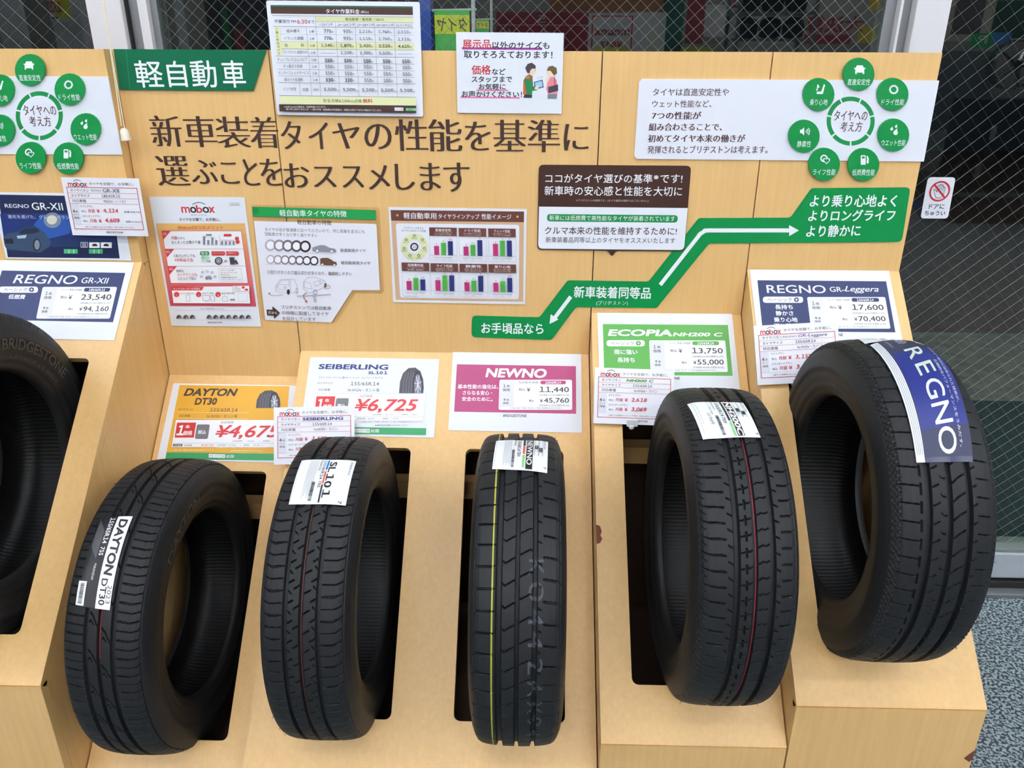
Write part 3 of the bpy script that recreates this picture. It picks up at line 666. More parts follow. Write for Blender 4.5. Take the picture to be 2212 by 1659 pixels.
# --- notice with two cartoon people
c3 = (940, 0, 3.95)
S = Sign('staff_notice', 'white notice with red and black lettering and a small cartoon of clerk and customer', 'notice', P_BOARD, [(178, 275), (1098, 280), (1078, 972), (190, 962)], c3, thick=.0008, lift=.004)
K = (34, 32, 36)
S.poly([(228, 402), (915, 408), (913, 426), (230, 422)], (150, 50, 150)); S.poly([(352, 764), (620, 766), (620, 778), (353, 776)], (226, 110, 160)); S.poly([(216, 822), (722, 828), (720, 842), (218, 836)], (226, 110, 160))
S.text('展示品', 236, 474, 378, 76, RED, 'b', res=3); S.text('以外のサイズも', 486, 975, (385, 389), 60, K, 'b'); S.text('取りそろえております！', 246, 1000, (464, 470), 62, K, 'b')
S.text('価格', 312, 474, 596, 80, RED, 'b', res=3); S.text('など', 486, 598, 612, 52, K, 'b'); S.text('スタッフまで', 312, 655, 677, 52, K, 'b'); S.text('お気軽に', 372, 600, 740, 52, K, 'b'); S.text('お声かけください！', 228, 740, (802, 806), 54, K, 'b')
SK = (236, 212, 184)
def ppl(s):
    s.poly([(762, 806), (828, 808), (825, 836), (752, 834)], (50, 46, 48), 'picture'); s.poly([(752, 690), (775, 650), (800, 632), (830, 650), (836, 735), (870, 740), (868, 772), (828, 775), (828, 806), (750, 806)], (24, 128, 70), 'picture')
    s.poly([(752, 690), (762, 690), (780, 806), (750, 806)], (206, 92, 50), 'picture'); s.poly([(766, 660), (800, 634), (812, 668), (785, 676)], (206, 92, 50), 'picture'); s.poly([(812, 640), (832, 650), (826, 715), (816, 690)], (150, 80, 50), 'picture')
    s.ell(826, 604, 30, 36, SK, 'picture'); s.poly([(768, 580), (790, 545), (825, 535), (858, 560), (856, 588), (830, 584), (812, 600), (806, 625), (786, 622)], (58, 54, 58), 'picture')
    s.poly([(842, 700), (915, 680), (926, 745), (852, 760)], (40, 40, 62), 'picture'); s.poly([(850, 704), (910, 688), (919, 740), (858, 752)], (150, 200, 240), 'picture'); s.poly([(850, 745), (880, 725), (888, 740), (870, 766), (850, 764)], SK, 'picture')
    for a, b_ in (((882, 672), (876, 660)), ((900, 668), (898, 654)), ((914, 664), (918, 652))): s.line(a, b_, .0006, (90, 90, 90), 'picture')
    s.ell(984, 615, 34, 40, SK, 'picture'); s.poly([(952, 600), (968, 568), (1000, 560), (1036, 580), (1040, 625), (1015, 645), (1000, 625), (985, 604), (960, 604)], (104, 86, 50), 'picture')
    s.poly([(960, 700), (980, 660), (1015, 655), (1038, 690), (1045, 800), (962, 800), (948, 760)], (232, 130, 140), 'picture'); s.poly([(950, 660), (966, 656), (968, 690), (950, 720)], SK, 'picture'); s.poly([(962, 802), (1040, 802), (1038, 842), (958, 842)], (120, 122, 130), 'picture')
    s.poly([(964, 742), (1048, 720), (1050, 775), (966, 796)], (56, 58, 74), 'picture'); s.frame([(1018, 660), (1022, 730)], .0012, (56, 58, 74), 'picture', False); s.frame([(856, 597), (850, 605)], .0006, K, 'picture', False)
ppl(S)

# --- subscription poster (A4 portrait)
c7 = (310, 420, 5.53)
MRED = (206, 60, 62); MB = (40, 38, 50)
def mobox_logo(s, x0, x1, y0, y1):
    """word mark with an arc over it; input box in the sign's current coordinates"""
    w_, h_ = x1-x0, y1-y0
    for ch, a, b_, col in (('m', .0, .245, MRED), ('o', .265, .44, MB), ('b', .45, .62, MRED), ('o', .645, .83, MB), ('x', .83, 1.0, MRED)):
        top = .30 if ch == 'b' else .46
        s.text(ch, x0+a*w_, x0+b_*w_, y0+(top+1)/2*h_, (1-top)*h_, col, 'b', res=3)
    n = 8
    s.frame([(x0+w_*(.34+.37*k/n), y0+h_*(.32-.30*math.sin(math.pi*(.12+.76*k/n)))) for k in range(n+1)], .0014 if w_ > .5 and not s.norm else .0011, MB, 'printed_line', False)
S = Sign('subscription_poster', 'white and red poster with three numbered merits, taped low on the left back board', 'poster', P_BOARD, [(65, 28), (1203, 32), (1405, 1580), (338, 1568)], c7, lift=.002)
mobox_logo(S, 455, 848, 92, 218)
S.frame([(1030, 100), (1148, 100), (1150, 134), (1031, 132)], .0004, GREY); S.text('22年10月版', 1042, 1138, 118, 20, GREY, 'r', res=1)
S.text('モボックス', 565, 756, 245, 16, MB, 'r', res=1); S.text('タイヤを定額で、お手軽に。', 428, 916, 298, 38, BLK, 'm')
GRAD = [(0, (224, 178, 104)), (.3, (218, 140, 96)), (.7, (208, 100, 100)), (1, (192, 70, 92))]
def gcol(t):
    for (t0, c0), (t1, c1) in zip(GRAD, GRAD[1:]):
        if t <= t1: return tuple(int(a_+(b_-a_)*(t-t0)/(t1-t0)) for a_, b_ in zip(c0, c1))
for i in range(16):                                       # printed colour gradient of the poster
    q0, q1 = i/16, (i+1)/16; gl = lambda q: (152+170*q, 346+984*q); gr = lambda q: (1212+135*q, 344+992*q)
    S.poly([gl(q0), gr(q0), gr(q1), gl(q1)], gcol((q0+q1)/2), 'printed_band')
S.text('Moboxの3つのメリット', 418, 954, 395, 46, (206, 84, 44), 'b', res=1)
S.poly([(222, 434), (1170, 434), (1252, 1058), (328, 1058)], WH, r=.003)
for i, (x, y) in enumerate(((222, 434), (262, 650), (294, 856))):
    S.poly([(x, y), (x+108, y), (x+20, y+104)], MRED); S.text('0%d' % (i+1), x+16, x+56, y+34, 30, WH, 'r', res=1)
S.frame([(222, 434), (1170, 434), (1252, 1058), (328, 1058)], .0009, MRED); S.line((262, 650), (1196, 650), .0006, MRED); S.line((294, 856), (1224, 852), .0006, MRED)
S.text('月額', 332, 406, 518, 40, RED, 'b', res=1); S.text('だから', 412, 496, 522, 30, BLK, 'r', res=1); S.text('まとまった出費が不要', 340, 684, 570, 38, BLK, 'm', res=1)
for i, h in enumerate((100, 56, 84, 54)): S.rect(716+i*48, 598-h, 742+i*48, 598, (130, 130, 150))
for i in range(4): S.rect(930+i*46, 556, 954+i*46, 600, (130, 130, 150))
S.frame([(712, 484), (716, 604), (890, 604)], .0004, GREY, closed=False); S.frame([(908, 490), (920, 604), (1100, 604)], .0004, GREY, closed=False); S.frame([(730, 490), (778, 524), (820, 502), (862, 530)], .0004, GREY, closed=False)
S.rect(750, 470, 820, 494, (130, 130, 150), r=.002); S.rect(962, 470, 1056, 500, MRED, r=.0025); S.line((932, 545), (1085, 545), .0008, MRED); S.ell(1120, 525, 24, 24, MRED); S.ell(1128, 565, 24, 24, MRED)
S.text('1本パンクしても', 366, 620, 730, 38, BLK, 'r', res=1); S.text('4本新品交換', 374, 596, 780, 40, RED, 'm', res=1)
S.rect(680, 676, 790, 724, (30, 130, 60), r=.004); S.text('安全', 694, 776, 700, 36, WH, 'b', res=1); S.rect(688, 726, 800, 776, (200, 232, 206), r=.004); S.text('安心', 702, 782, 751, 36, (30, 130, 60), 'b', res=1); S.text('パンク補償', 694, 806, 796, 24, BLK, 'r', res=1)
S.poly([(814, 676), (968, 676), (985, 700), (970, 726), (820, 726)], MRED); S.poly([(985, 676), (1130, 676), (1147, 700), (1134, 726), (990, 726), (1000, 700)], MRED); S.text('パンク・バースト', 830, 962, 696, 16, WH, 'r', res=1); S.text('新品タイヤ', 1016, 1110, 696, 18, WH, 'r', res=1)
S.ell(902, 790, 46, 46, BLK, ri=.74); S.ell(902, 790, 30, 30, (150, 150, 160), ri=.3); S.poly([(968, 782), (988, 782), (988, 774), (1008, 794), (988, 812), (988, 804), (968, 804)], (160, 160, 170))
for k in range(4): S.rect(1030+k*3, 748+k*22, 1092+k*3, 768+k*22, (58, 56, 60), r=.001)
S.poly([(1092, 790), (1110, 776), (1138, 822), (1116, 836)], (58, 56, 60))
S.text('面倒な', 398, 486, 910, 30, BLK, 'r', res=1); S.text('メンテナンスも', 408, 646, 954, 38, RED, 'm', res=1); S.text('コミコミで安心', 414, 636, 1000, 36, BLK, 'm', res=1)
S.poly([(740, 996), (756, 972), (800, 966), (822, 990), (820, 1006), (744, 1006)], (140, 140, 160)); S.ell(762, 1004, 10, 10, GREY); S.ell(804, 1004, 10, 10, GREY)
for x, y in ((712, 926), (766, 916), (826, 928), (698, 978), (858, 978)): S.ell(x, y, 17, 15, (150, 150, 170), ri=.6, n=12)
S.frame([(900, 878), (1172, 878), (1192, 1038), (920, 1036)], .0004, (160, 160, 170))
for k, st in enumerate(('コクピット・タイヤ館で', 'タイヤメンテナンスが', '受けられます。', 'お客様の快適で安心な', 'ドライビングをサポートします。')): S.text(st, 922+k*4, 922+k*4+(170, 200, 110, 190, 240)[k], 902+k*28, 18, RED if k == 1 else BLK, 'r', res=1)
S.poly([(340, 1098), (1262, 1090), (1282, 1298), (366, 1296)], WH, r=.002); S.poly([(338, 1096), (728, 1098), (704, 1142), (344, 1142)], MRED); S.text('ネットでカンタンお手続き', 364, 684, 1122, 26, WH, 'm', res=1)
S.frame([(338, 1096), (1276, 1090), (1284, 1298), (362, 1294)], .0006, MRED)
for i, (x, st, xa, xb) in enumerate(((404, 'スマホで読み込む', 444, 614), (666, 'Webでご契約', 708, 846), (898, 'お店で取付作業', 940, 1094))):
    S.ell(x, 1190, 32, 32, MRED); S.text(str(i+1), x-6, x+8, 1200, 24, WH, 'm', res=1); S.text(st, xa, xb, 1176, 22, BLK, 'r', res=1)
S.frame([(514, 1196), (558, 1196), (566, 1270), (522, 1270)], .0006, GREY); S.frame([(714, 1202), (796, 1202), (800, 1260), (720, 1260)], .0007, GREY); S.line((740, 1274), (784, 1274), .0006, GREY); S.frame([(810, 1202), (852, 1202), (858, 1268), (816, 1268)], .0006, GREY); S.frame([(954, 1268), (950, 1224), (980, 1204), (1012, 1224), (1016, 1268)], .0006, GREY); S.poly([(1036, 1264), (1050, 1240), (1090, 1238), (1110, 1262)], (150, 150, 160))
S.poly([(1074, 1086), (1272, 1084), (1276, 1152), (1080, 1150)], WH); S.frame([(1074, 1086), (1272, 1084), (1276, 1152), (1080, 1150)], .0004, MRED); S.text('ご契約・', 1094, 1140, 1100, 14, BLK, 'r', res=1); S.text('お申し込みは', 1094, 1166, 1118, 14, BLK, 'r', res=1); S.text('コチラから', 1100, 1166, 1136, 14, BLK, 'r', res=1); S.ell(1200, 1104, 16, 16, MRED); S.poly([(1216, 1142), (1222, 1120), (1256, 1120), (1262, 1142)], MRED)
S.frame([(1138, 1178), (1244, 1178), (1250, 1272), (1146, 1272)], .0004, (190, 190, 196))
S.text('Moboxご契約対象タイヤブランド', 692, 976, 1358, 18, BLK, 'r', res=1)
S.line((388, 1378), (720, 1376), .0003, GREY); S.line((742, 1378), (1298, 1380), .0003, GREY)
for x in (434, 516, 594, 794, 872, 950, 1028, 1106, 1184, 1262):
    S.ell(x, 1476, 32, 46, (70, 68, 74), n=10, a0=0, a1=180); S.ell(x+12, 1474, 12, 24, (150, 150, 160), n=8, a0=0, a1=180)
S.line((484, 1490), (1230, 1492), .0003, GREY); S.text('BRIDGESTONE', 778, 948, 1520, 20, BLK, 'b', .2, res=1)
# --- film sheet about small car tyres
c8 = (540, 430, 5.927)
S = Sign('feature_sheet', 'clear film sheet with green title bar, tyre circles and a cut lower right corner', 'notice', P_BOARD, [(15, 80), (1640, 100), (1720, 1580), (150, 1540)], c8, m=FILM, thick=.0005, lift=.0025,
         poly=[(18, 70), (1630, 104), (1660, 130), (1718, 1170), (1690, 1212), (1350, 1206), (1118, 1570), (1080, 1586), (170, 1544), (146, 1510)])
S.poly([(24, 98), (1608, 142), (1612, 264), (36, 220)], (16, 150, 70), 'title_bar'); S.text('軽自動車タイヤの特徴', 378, 1238, (178, 190), 82, WH, 'm', res=3)
S.ell(72, 150, 42, 46, (0, 130, 56), 'tape_mark', n=12)
S.poly([(50, 280), (1600, 318), (1620, 330), (1664, 1166), (1310, 1166), (1040, 1580), (196, 1546)], (234, 234, 242), 'printed_panel')
S.text('軽自動車の特徴', 606, 1042, (296, 306), 60, BR, 'm'); S.text('タイヤの径が普通車と比べて小さいので、同じ距離を走るにも', 190, 1468, (388, 418), 46, BR, 'm', res=1); S.text('回転数が多くなり早く減りやすい', 194, 864, (446, 468), 46, BR, 'm', res=1)
for k, (x, y) in enumerate(((262, 590), (374, 594), (484, 598), (596, 602), (708, 606))):
    g = (186-k*34, 176-k*35, 184-k*35); S.ell(x, y, 72, 76, g, 'picture', .66); S.ell(x, y, 47, 50, (246, 246, 250), 'picture')
for k in range(7):
    x, y = 264+k*93, 772+k*3; g = (186-k*22, 176-k*23, 184-k*23); S.ell(x, y, 56, 60, g, 'picture', .68); S.ell(x, y, 38, 41, (246, 246, 250), 'picture')
S.line((200, 674), (1100, 700), .0006, (190, 190, 200)); S.line((204, 830), (1100, 856), .0006, (190, 190, 200))
def carside(s, pts, c, wh):
    s.poly(pts, c, 'picture')
    for x, y, r in wh: s.ell(x, y, r, r*1.05, (236, 236, 240), 'picture'); s.ell(x, y, r, r*1.05, (90, 84, 90), 'picture', .78)
carside(S, [(800, 664), (800, 620), (850, 602), (900, 588), (960, 590), (1020, 622), (1090, 636), (1108, 660), (1104, 682), (1000, 680), (820, 672)], (140, 140, 148), ((862, 662, 22), (1048, 668, 22)))
carside(S, [(902, 838), (900, 762), (930, 752), (1000, 752), (1050, 778), (1070, 796), (1108, 806), (1114, 846), (1000, 848)], (104, 72, 50), ((930, 836, 16), (1082, 842, 16)))
S.text('普通車用タイヤ', 1156, 1486, (654, 660), 44, (80, 74, 80), 'm', res=1); S.text('軽自動車用タイヤ', 1168, 1544, (812, 820), 44, BR, 'm', res=1); S.text('小回りがきくので据え切りが多くなり、偏摩耗しやすい', 218, 1304, (932, 958), 48, BR, 'm', res=1)
LC = (150, 146, 158)
S.frame([(352, 1082), (390, 1030), (500, 1022), (570, 1030), (605, 1110), (612, 1190), (470, 1200), (330, 1180), (330, 1110)], .0007, LC, 'picture'); S.frame([(370, 1090), (400, 1040), (500, 1034), (505, 1096)], .0006, LC, 'picture'); S.frame([(520, 1030), (520, 1180)], .0006, LC, 'picture', False); S.line((340, 1150), (460, 1162), .0006, LC, 'picture')
S.ell(356, 1116, 16, 16, LC, 'picture', .7, 12); S.ell(452, 1130, 16, 16, LC, 'picture', .7, 12); S.ell(494, 1186, 20, 34, BR, 'picture', 0, 14); S.ell(602, 1170, 14, 36, LC, 'picture', .7, 14)
S.ell(340, 1206, 100, 26, (150, 96, 76), 'picture', .84, 20, 150, 330)
S.frame([(690, 1060), (740, 1000), (830, 994), (960, 1040), (980, 1080), (940, 1130), (840, 1180), (760, 1196), (690, 1150)], .0007, LC, 'picture'); S.frame([(700, 1056), (776, 1070), (800, 1150), (694, 1128)], .0006, LC, 'picture'); S.frame([(820, 1060), (890, 1040), (900, 1090), (840, 1116)], .0006, LC, 'picture'); S.frame([(900, 1036), (950, 1050), (910, 1084)], .0006, LC, 'picture')
S.ell(838, 1190, 26, 36, LC, 'picture', .7, 16); S.ell(968, 1100, 14, 28, BR, 'picture', 0, 14); S.ell(990, 1120, 40, 30, (170, 130, 110), 'picture', .8, 16)
S.poly([(606, 1232), (1036, 1212), (1038, 1226), (608, 1244)], (176, 172, 184), 'picture'); S.poly([(808, 1232), (834, 1230), (856, 1318), (826, 1320)], (176, 172, 184), 'picture'); S.frame([(726, 1196), (690, 1226), (696, 1262), (722, 1300)], .0018, (150, 96, 76), 'picture', False); S.poly([(704, 1300), (740, 1292), (732, 1330)], (150, 96, 76), 'picture')
S.poly([(216, 1410), (292, 1412), (292, 1366), (388, 1452), (314, 1532), (310, 1490), (224, 1484)], BR); S.text('だから', 240, 352, (1448, 1454), 36, WH, 'm', res=1)
S.text('ブリヂストンでは軽自動車', 402, 1044, (1378, 1394), 50, BR, 'm', res=1); S.text('の特徴に配慮してタイヤ', 412, 1010, (1450, 1466), 50, BR, 'm', res=1); S.text('を設計しています', 420, 846, (1522, 1534), 50, BR, 'm', res=1)

# --- bar chart sheet
c9 = (830, 430, 6.9125)
S = Sign('performance_chart', 'chart sheet with brown title bar, cork border and seven small bar graphs', 'poster', P_BOARD, [(55, 118), (2128, 150), (2108, 1572), (140, 1540)], c9, lift=.002)
CORK = (206, 168, 132); TB = (104, 58, 48)
S.poly([(94, 166), (2088, 188), (2074, 1534), (172, 1505)], CORK); S.poly([(94, 164), (2088, 186), (2086, 346), (106, 322)], TB)
S.text('軽自動車用', 290, 776, (246, 254), 94, WH, 's', res=3); S.text('タイヤラインアップ', 808, 1420, (256, 264), 74, WH, 's', res=2); S.text('性能イメージ', 1454, 1896, (260, 266), 82, WH, 's', res=2)
for x, y in ((196, 242), (1990, 263)): S.ell(x, y, 17, 17, (206, 170, 100))
S.poly([(172, 360), (2018, 384), (2008, 1496), (240, 1472)], (234, 235, 243), 'printed_panel', r=.006)
S.text('ブリヂストンが考える', 290, 584, (428, 436), 34, BLK, 's', res=1); S.text('タイヤに大切な7つの性能', 258, 624, (470, 478), 34, BLK, 's', res=1)
S.ell(450, 716, 205, 206, (222, 226, 172)); S.ell(450, 712, 104, 104, (234, 235, 243))
for k in range(7):
    a = math.radians(90+360*(k+.5)/7); S.line((450+104*math.cos(a), 716-104*math.sin(a)), (450+205*math.cos(a), 716-206*math.sin(a)), .0009, (234, 235, 243))
    a = math.radians(90-360*k/7); x, y = 450+155*math.cos(a), 716-155*math.sin(a); S.ell(x, y-14, 22, 20, (90, 88, 80), 'picture', .6, 12)
    S.text(['直進安定性', 'ドライ性能', 'ウェット性能', '低燃費性能', 'ライフ性能', '静粛性', '乗り心地'][k], x-40, x+40, y+24, 16, (80, 78, 70), 'r', res=1)
S.ell(450, 712, 60, 61, (40, 30, 34), ri=.66); S.text('7つの', 426, 474, 700, 18, BLK, 'r', res=1); S.text('性能', 430, 470, 724, 20, BLK, 'r', res=1)
charts = [('直進安定性', 'ふらつきを抑え安定して', 'まっすぐ走ろうとする性能', 672, 422, (3, 4, 4.5)), ('ドライ性能', '乾いた路面でのブレーキ&', 'コーナリング性能', 1112, 430, (3, 3.5, 5)), ('ウェット性能', '濡れた路面でのブレーキ&', 'コーナリング性能', 1552, 436, (4, 5, 5)),
          ('低燃費性能', 'タイヤを転がりやすくする', '性能', 262, 942, (3, 4, 3.5)), ('ライフ性能', '使用限度まで使える', '距離を長くする性能', 694, 952, (3.5, 5, 5)), ('静粛性', '路面と接することで', '発生する音を抑える性能', 1126, 958, (3, 3.5, 5)), ('乗り心地', '路面の凸凹による揺れや衝撃が', '車に伝わるのを抑える性能', 1558, 964, (3, 3.5, 4.5))]
BC = ((184, 44, 110), (76, 170, 66), (36, 46, 110))
for t_, l1, l2, x, y, vals in charts:
    sk = 22 if x < 600 else 14
    S.frame([(x, y), (x+410, y+6), (x+412+sk*.6, y+502), (x+sk, y+494)], .0004, (170, 168, 176)); S.poly([(x, y), (x+410, y+6), (x+412, y+130), (x+5, y+124)], TB)
    S.text(t_, x+90, x+326, (y+38, y+42), 44, WH, 'b', res=1); S.text(l1, x+74, x+340, y+82, 22, (216, 200, 196), 'r', res=1); S.text(l2, x+84, x+330, y+108, 22, (216, 200, 196), 'r', res=1)
    base = y+408
    S.line((x+14, base+4), (x+420, base+12), .0004, (150, 148, 156))
    for j, v in enumerate(vals):
        x0 = x+74+j*103; hgt = 132+(v-3)*48; S.poly([(x0-2, base-hgt), (x0+72, base-hgt), (x0+76, base+2+j*3), (x0+4, base+j*3)], BC[j], 'chart_bar')
        st = ('%g' % v); S.text(st, x0+36-(9 if len(st) == 1 else 24), x0+36+(9 if len(st) == 1 else 24), base-hgt-24, 34, (200, 60, 70) if v >= 4.5 else BC[j], 'r', res=1)
        S.text(('NEWNO', 'ECOPIA', 'REGNO')[j], x0-10, x0+82 if j < 2 else x0+70, base+40+j*2, 14, BC[j], 'm', res=1); S.text(('ニューノ', 'エコピア', 'レグノ')[j], x0+12, x0+66, base+66+j*2, 14, (90, 88, 92), 'r', res=1)
S.text('※当社従来品を基準とした当社調べ', 290, 500, 1446, 14, BLK, 'r', res=1)

# --- speech-bubble sign
c10 = (1000, 340, 2.257)
S = Sign('speech_bubble_sign', 'brown and white speech-bubble sign with rounded corners above the green arrow', 'sign', P_BOARD, [(368, 36), (1114, 40), (1088, 458), (362, 450)], c10, m=mat('brown_print', BR, .3), thick=.002, lift=.003,
         poly=[(370, 36), (1113, 41), (1080, 458), (746, 456), (727, 486), (708, 455), (362, 450)], r=.010)
S.poly([(371, 240), (1096, 247), (1078, 452), (366, 445)], (236, 238, 245), 'printed_panel', r=.010)
S.poly([(371, 240), (1096, 247), (1092, 290), (370, 285)], (236, 238, 245), 'printed_panel')
S.text('ココがタイヤ選びの基準', 402, 924, (102, 104), 44, WH, 'm', res=2); S.text('※', 930, 954, 97, 20, WH, 'm'); S.text('です!', 962, 1070, (104, 104), 42, WH, 'm'); S.text('新車時の安心感と性能を大切に', 398, 1068, (162, 166), 46, WH, 'm', res=2)
S.text('※ブリヂストンの基準です。(タイヤ業界の基準ではございません)', 552, 906, (210, 213), 13, (200, 186, 180), 'r', res=1)
S.poly([(410, 276), (1048, 282), (1046, 318), (410, 312)], (20, 140, 70), 'printed_area', r=.012); S.text('新車には低燃費で高性能なタイヤが装着されています', 422, 1034, (294, 299), 25, WH, 'r', res=2)
S.text('クルマ本来の性能を維持するために!', 400, 1042, (356, 360), 38, BR, 'm'); S.text('新車装着品同等以上のタイヤをオススメいたします', 404, 1034, (401, 406), 28, (70, 50, 46), 'r', res=2)
# --- stepped green arrow sign
S = Sign('stepped_arrow_sign', 'long green zigzag arrow sign with white arrows and three steps of text', 'sign', P_BOARD, [(42, 145), (2182, 145), (2140, 890), (42, 890)], c10, m=mat('green_print', GRN, .3), thick=.002, lift=.002,
         poly=[(44, 772), (374, 780), (510, 600), (905, 606), (1150, 296), (1598, 294), (1700, 150), (2182, 146), (2140, 412), (1200, 420), (945, 734), (552, 730), (432, 890), (42, 876)], r=.010)
S.text('お手頃品なら', 90, 392, (832, 836), 52, WH, 'b', res=3); S.text('新車装着同等品', 542, 916, (656, 662), 56, WH, 'b', res=3); S.text('(ブリヂストン)', 650, 804, 711, 24, WH, 'r')
S.text('より乗り心地よく', 1694, 2114, (212, 212), 58, WH, 'b', res=3); S.text('よりロングライフ', 1686, 2106, (284, 282), 54, WH, 'b', res=3); S.text('より静かに', 1676, 1938, (360, 356), 56, WH, 'b', res=3)
def stroke(s, pts, wd): s.frame(pts, wd, WH, 'printed_arrow', False)
stroke(S, [(968, 614), (1156, 374), (1180, 358), (1200, 356), (1592, 356)], .0085); S.poly([(1590, 330), (1638, 356), (1590, 384)], WH, 'printed_arrow')
stroke(S, [(520, 686), (440, 792)], .0085); S.poly([(428, 764), (466, 790), (422, 812)], WH, 'printed_arrow')

# --- seven-performance panels (right stand and left stand)
def icon(s, kind, x, y, k):
    q = lambda *pts: s.poly([(x+a*k, y+b_*k) for a, b_ in pts], WH, 'symbol')
    if kind == 'car': q((-.55, .55), (-.55, -.05), (-.36, -.5), (.36, -.5), (.55, -.05), (.55, .55), (.36, .55), (.36, .38), (-.36, .38), (-.36, .55)); q((-.72, -.2), (-.5, -.2), (-.5, -.06), (-.66, -.06)); q((.72, -.2), (.5, -.2), (.5, -.06), (.66, -.06))
    elif kind == 'gear':
        s.ell(x, y, .52*k, .52*k, WH, 'symbol', .68)
        for i in range(16):
            a = 2*math.pi*i/16; c, d = math.cos(a), math.sin(a); q((c*.5-d*.07, d*.5+c*.07), (c*.5+d*.07, d*.5-c*.07), (c*.64, d*.64))
    elif kind == 'drop':
        for ox, oy, r in ((.14, .3, .28), (-.34, -.14, .17), (.2, -.45, .15)):
            q(*[(ox+r*math.sin(a)*(1 if a < 9 else 1), oy+r*math.cos(a)) for a in [math.radians(v) for v in range(-140, 141, 20)]], (ox+r*.75, oy-r*1.9))
    elif kind == 'pump': q((-.45, .6), (-.45, -.5), (-.38, -.56), (.1, -.56), (.16, -.5), (.16, .6)); s.poly([(x+a*k, y+b_*k) for a, b_ in ((-.32, -.42), (.04, -.42), (.04, -.16), (-.32, -.16))], GRN, 'symbol'); q((.26, .2), (.32, -.1), (.26, -.4), (.36, -.52), (.52, -.2), (.5, .42), (.38, .46), (.24, .3))
    elif kind == 'heart':
        s.ell(x-.14*k, y-.14*k, .46*k, .46*k, WH, 'symbol', .62)
        hp = [(.16+.42*math.sin(a)**3*1.05, .14-.027*(13*math.cos(a)-5*math.cos(2*a)-2*math.cos(3*a)-math.cos(4*a))) for a in [2*math.pi*i/24 for i in range(24)]]
        q(*hp); s.poly([(x+(.16+(a-.16)*.7)*k, y+(.14+(b_-.14)*.7)*k) for a, b_ in hp], GRN, 'symbol')
    elif kind == 'speaker':
        q((-.6, -.2), (-.4, -.2), (-.1, -.5), (-.1, .5), (-.4, .2), (-.6, .2))
        for r in (.3, .5, .7): s.ell(x-.1*k, y, r*k, r*k, WH, 'symbol', 1-.09/r, 8, -40, 40)
    elif kind == 'seat': q((-.36, .24), (.2, .22), (.42, -.42), (.6, -.34), (.42, .46), (.3, .54), (-.36, .54)); s.ell(x+.56*k, y-.5*k, .12*k, .14*k, WH, 'symbol', 0, 10); s.frame([(x-.3*k, y+.02*k), (x-.22*k, y-.56*k), (x-.08*k, y-.3*k)], .002, WH, 'symbol', False); s.ell(x-.36*k, y+.02*k, .1*k, .08*k, WH, 'symbol', 0, 8)
GREEN_DISC = mat('green_disc_print', (0, 140, 66), .35)
def panel7(plane, quad, poly, r, circ_, discs, text, label, lift):
    S = Sign('tyre_performance_panel', label, 'sign', plane, quad, m=GLOSSY_WHITE, thick=.003, lift=lift, poly=poly, r=0)
    for k in range(7):
        a0 = 90-360/14+k*360/7
        cx, cy, rx, ry = circ_; S.ell(cx, cy, rx, ry, GRN, 'printed_ring', .82, 8, a0+2, a0+360/7-2)
    S.text('タイヤへの', circ_[0]-.68*circ_[2], circ_[0]+.70*circ_[2], circ_[1]-12, 22, BR, 's', res=2); S.text('考え方', circ_[0]-.42*circ_[2], circ_[0]+.48*circ_[2], circ_[1]+12, 22, BR, 's', res=2)
    for st, a, b_, y, h, wt in text: S.text(st, a, b_, y, h, (84, 56, 54), wt, res=2)
    for st, ic, x, y, rx, ry in discs:
        n = 24; pts = [(x+rx*math.cos(2*math.pi*i/n), y-ry*math.sin(2*math.pi*i/n)) for i in range(n)]
        d = Sign('disc', None, None, plane, [pts[0], pts[6], pts[12], pts[18]], m=GREEN_DISC, thick=.004, lift=lift+.0045, poly=pts)
        d.o.parent = S.o; d.o.matrix_parent_inverse = S.o.matrix_world.inverted()
        icon(d, ic, x+2 if x > 1000 else x-2, y-10, rx*.52); w_ = {5: .72, 6: .76, 4: .56, 3: .44}[len(st)]*rx; d.text(st, x-w_, x+w_, y+17, 13.5, WH, 's', res=1, name='lettering')
    return S
d7 = ('直進安定性', 'car'), ('ドライ性能', 'gear'), ('ウエット性能', 'drop'), ('低燃費性能', 'pump'), ('ライフ性能', 'heart'), ('静粛性', 'speaker'), ('乗り心地', 'seat')
c4 = lambda x, y: (1340+x/3.16, 80+y/3.16)
pr = [c4(1628, 253), c4(1860, 390), c4(1865, 668), c4(1660, 870), c4(1392, 868), c4(1254, 676), c4(1354, 391)]
q4 = [c4(128, 286), c4(2177, 297), c4(2072, 850), c4(95, 830)]
tx = [('タイヤは直進安定性や', 222, 740, 376, 52, 's'), ('ウェット性能など、', 218, 622, 456, 48, 's'), ('7つの性能が', 218, 550, 536, 52, 'S'), ('組み合わさることで、', 196, 694, 614, 52, 'S'), ('初めてタイヤ本来の働きが', 190, 850, 692, 52, 'S'), ('発揮されるとブリヂストンは考えます。', 186, 1006, 768, 54, 's')]
panel7(P_BOARD, q4, [c4(150, 286)]+q4[1:3]+[c4(112, 832), c4(96, 812), c4(128, 306)], 0, (*c4(1572, 574), 52, 53), [(*d7[i], p[0], p[1], 34.0, 35.6) for i, p in enumerate(pr)],
       [(st, c4(a, 0)[0], c4(b_, 0)[0], c4(0, y)[1], h/3.16, wt) for st, a, b_, y, h, wt in tx], 'white panel with six text lines and seven green discs, on the right stand', .003)
pl = [(64.5, 151), (150, 193), (184.5, 279), (147, 342), (66, 341), (-1, 282), (-2, 195)]
qa = [(-75, 164), (233, 165.5), (264, 334), (-50, 333)]
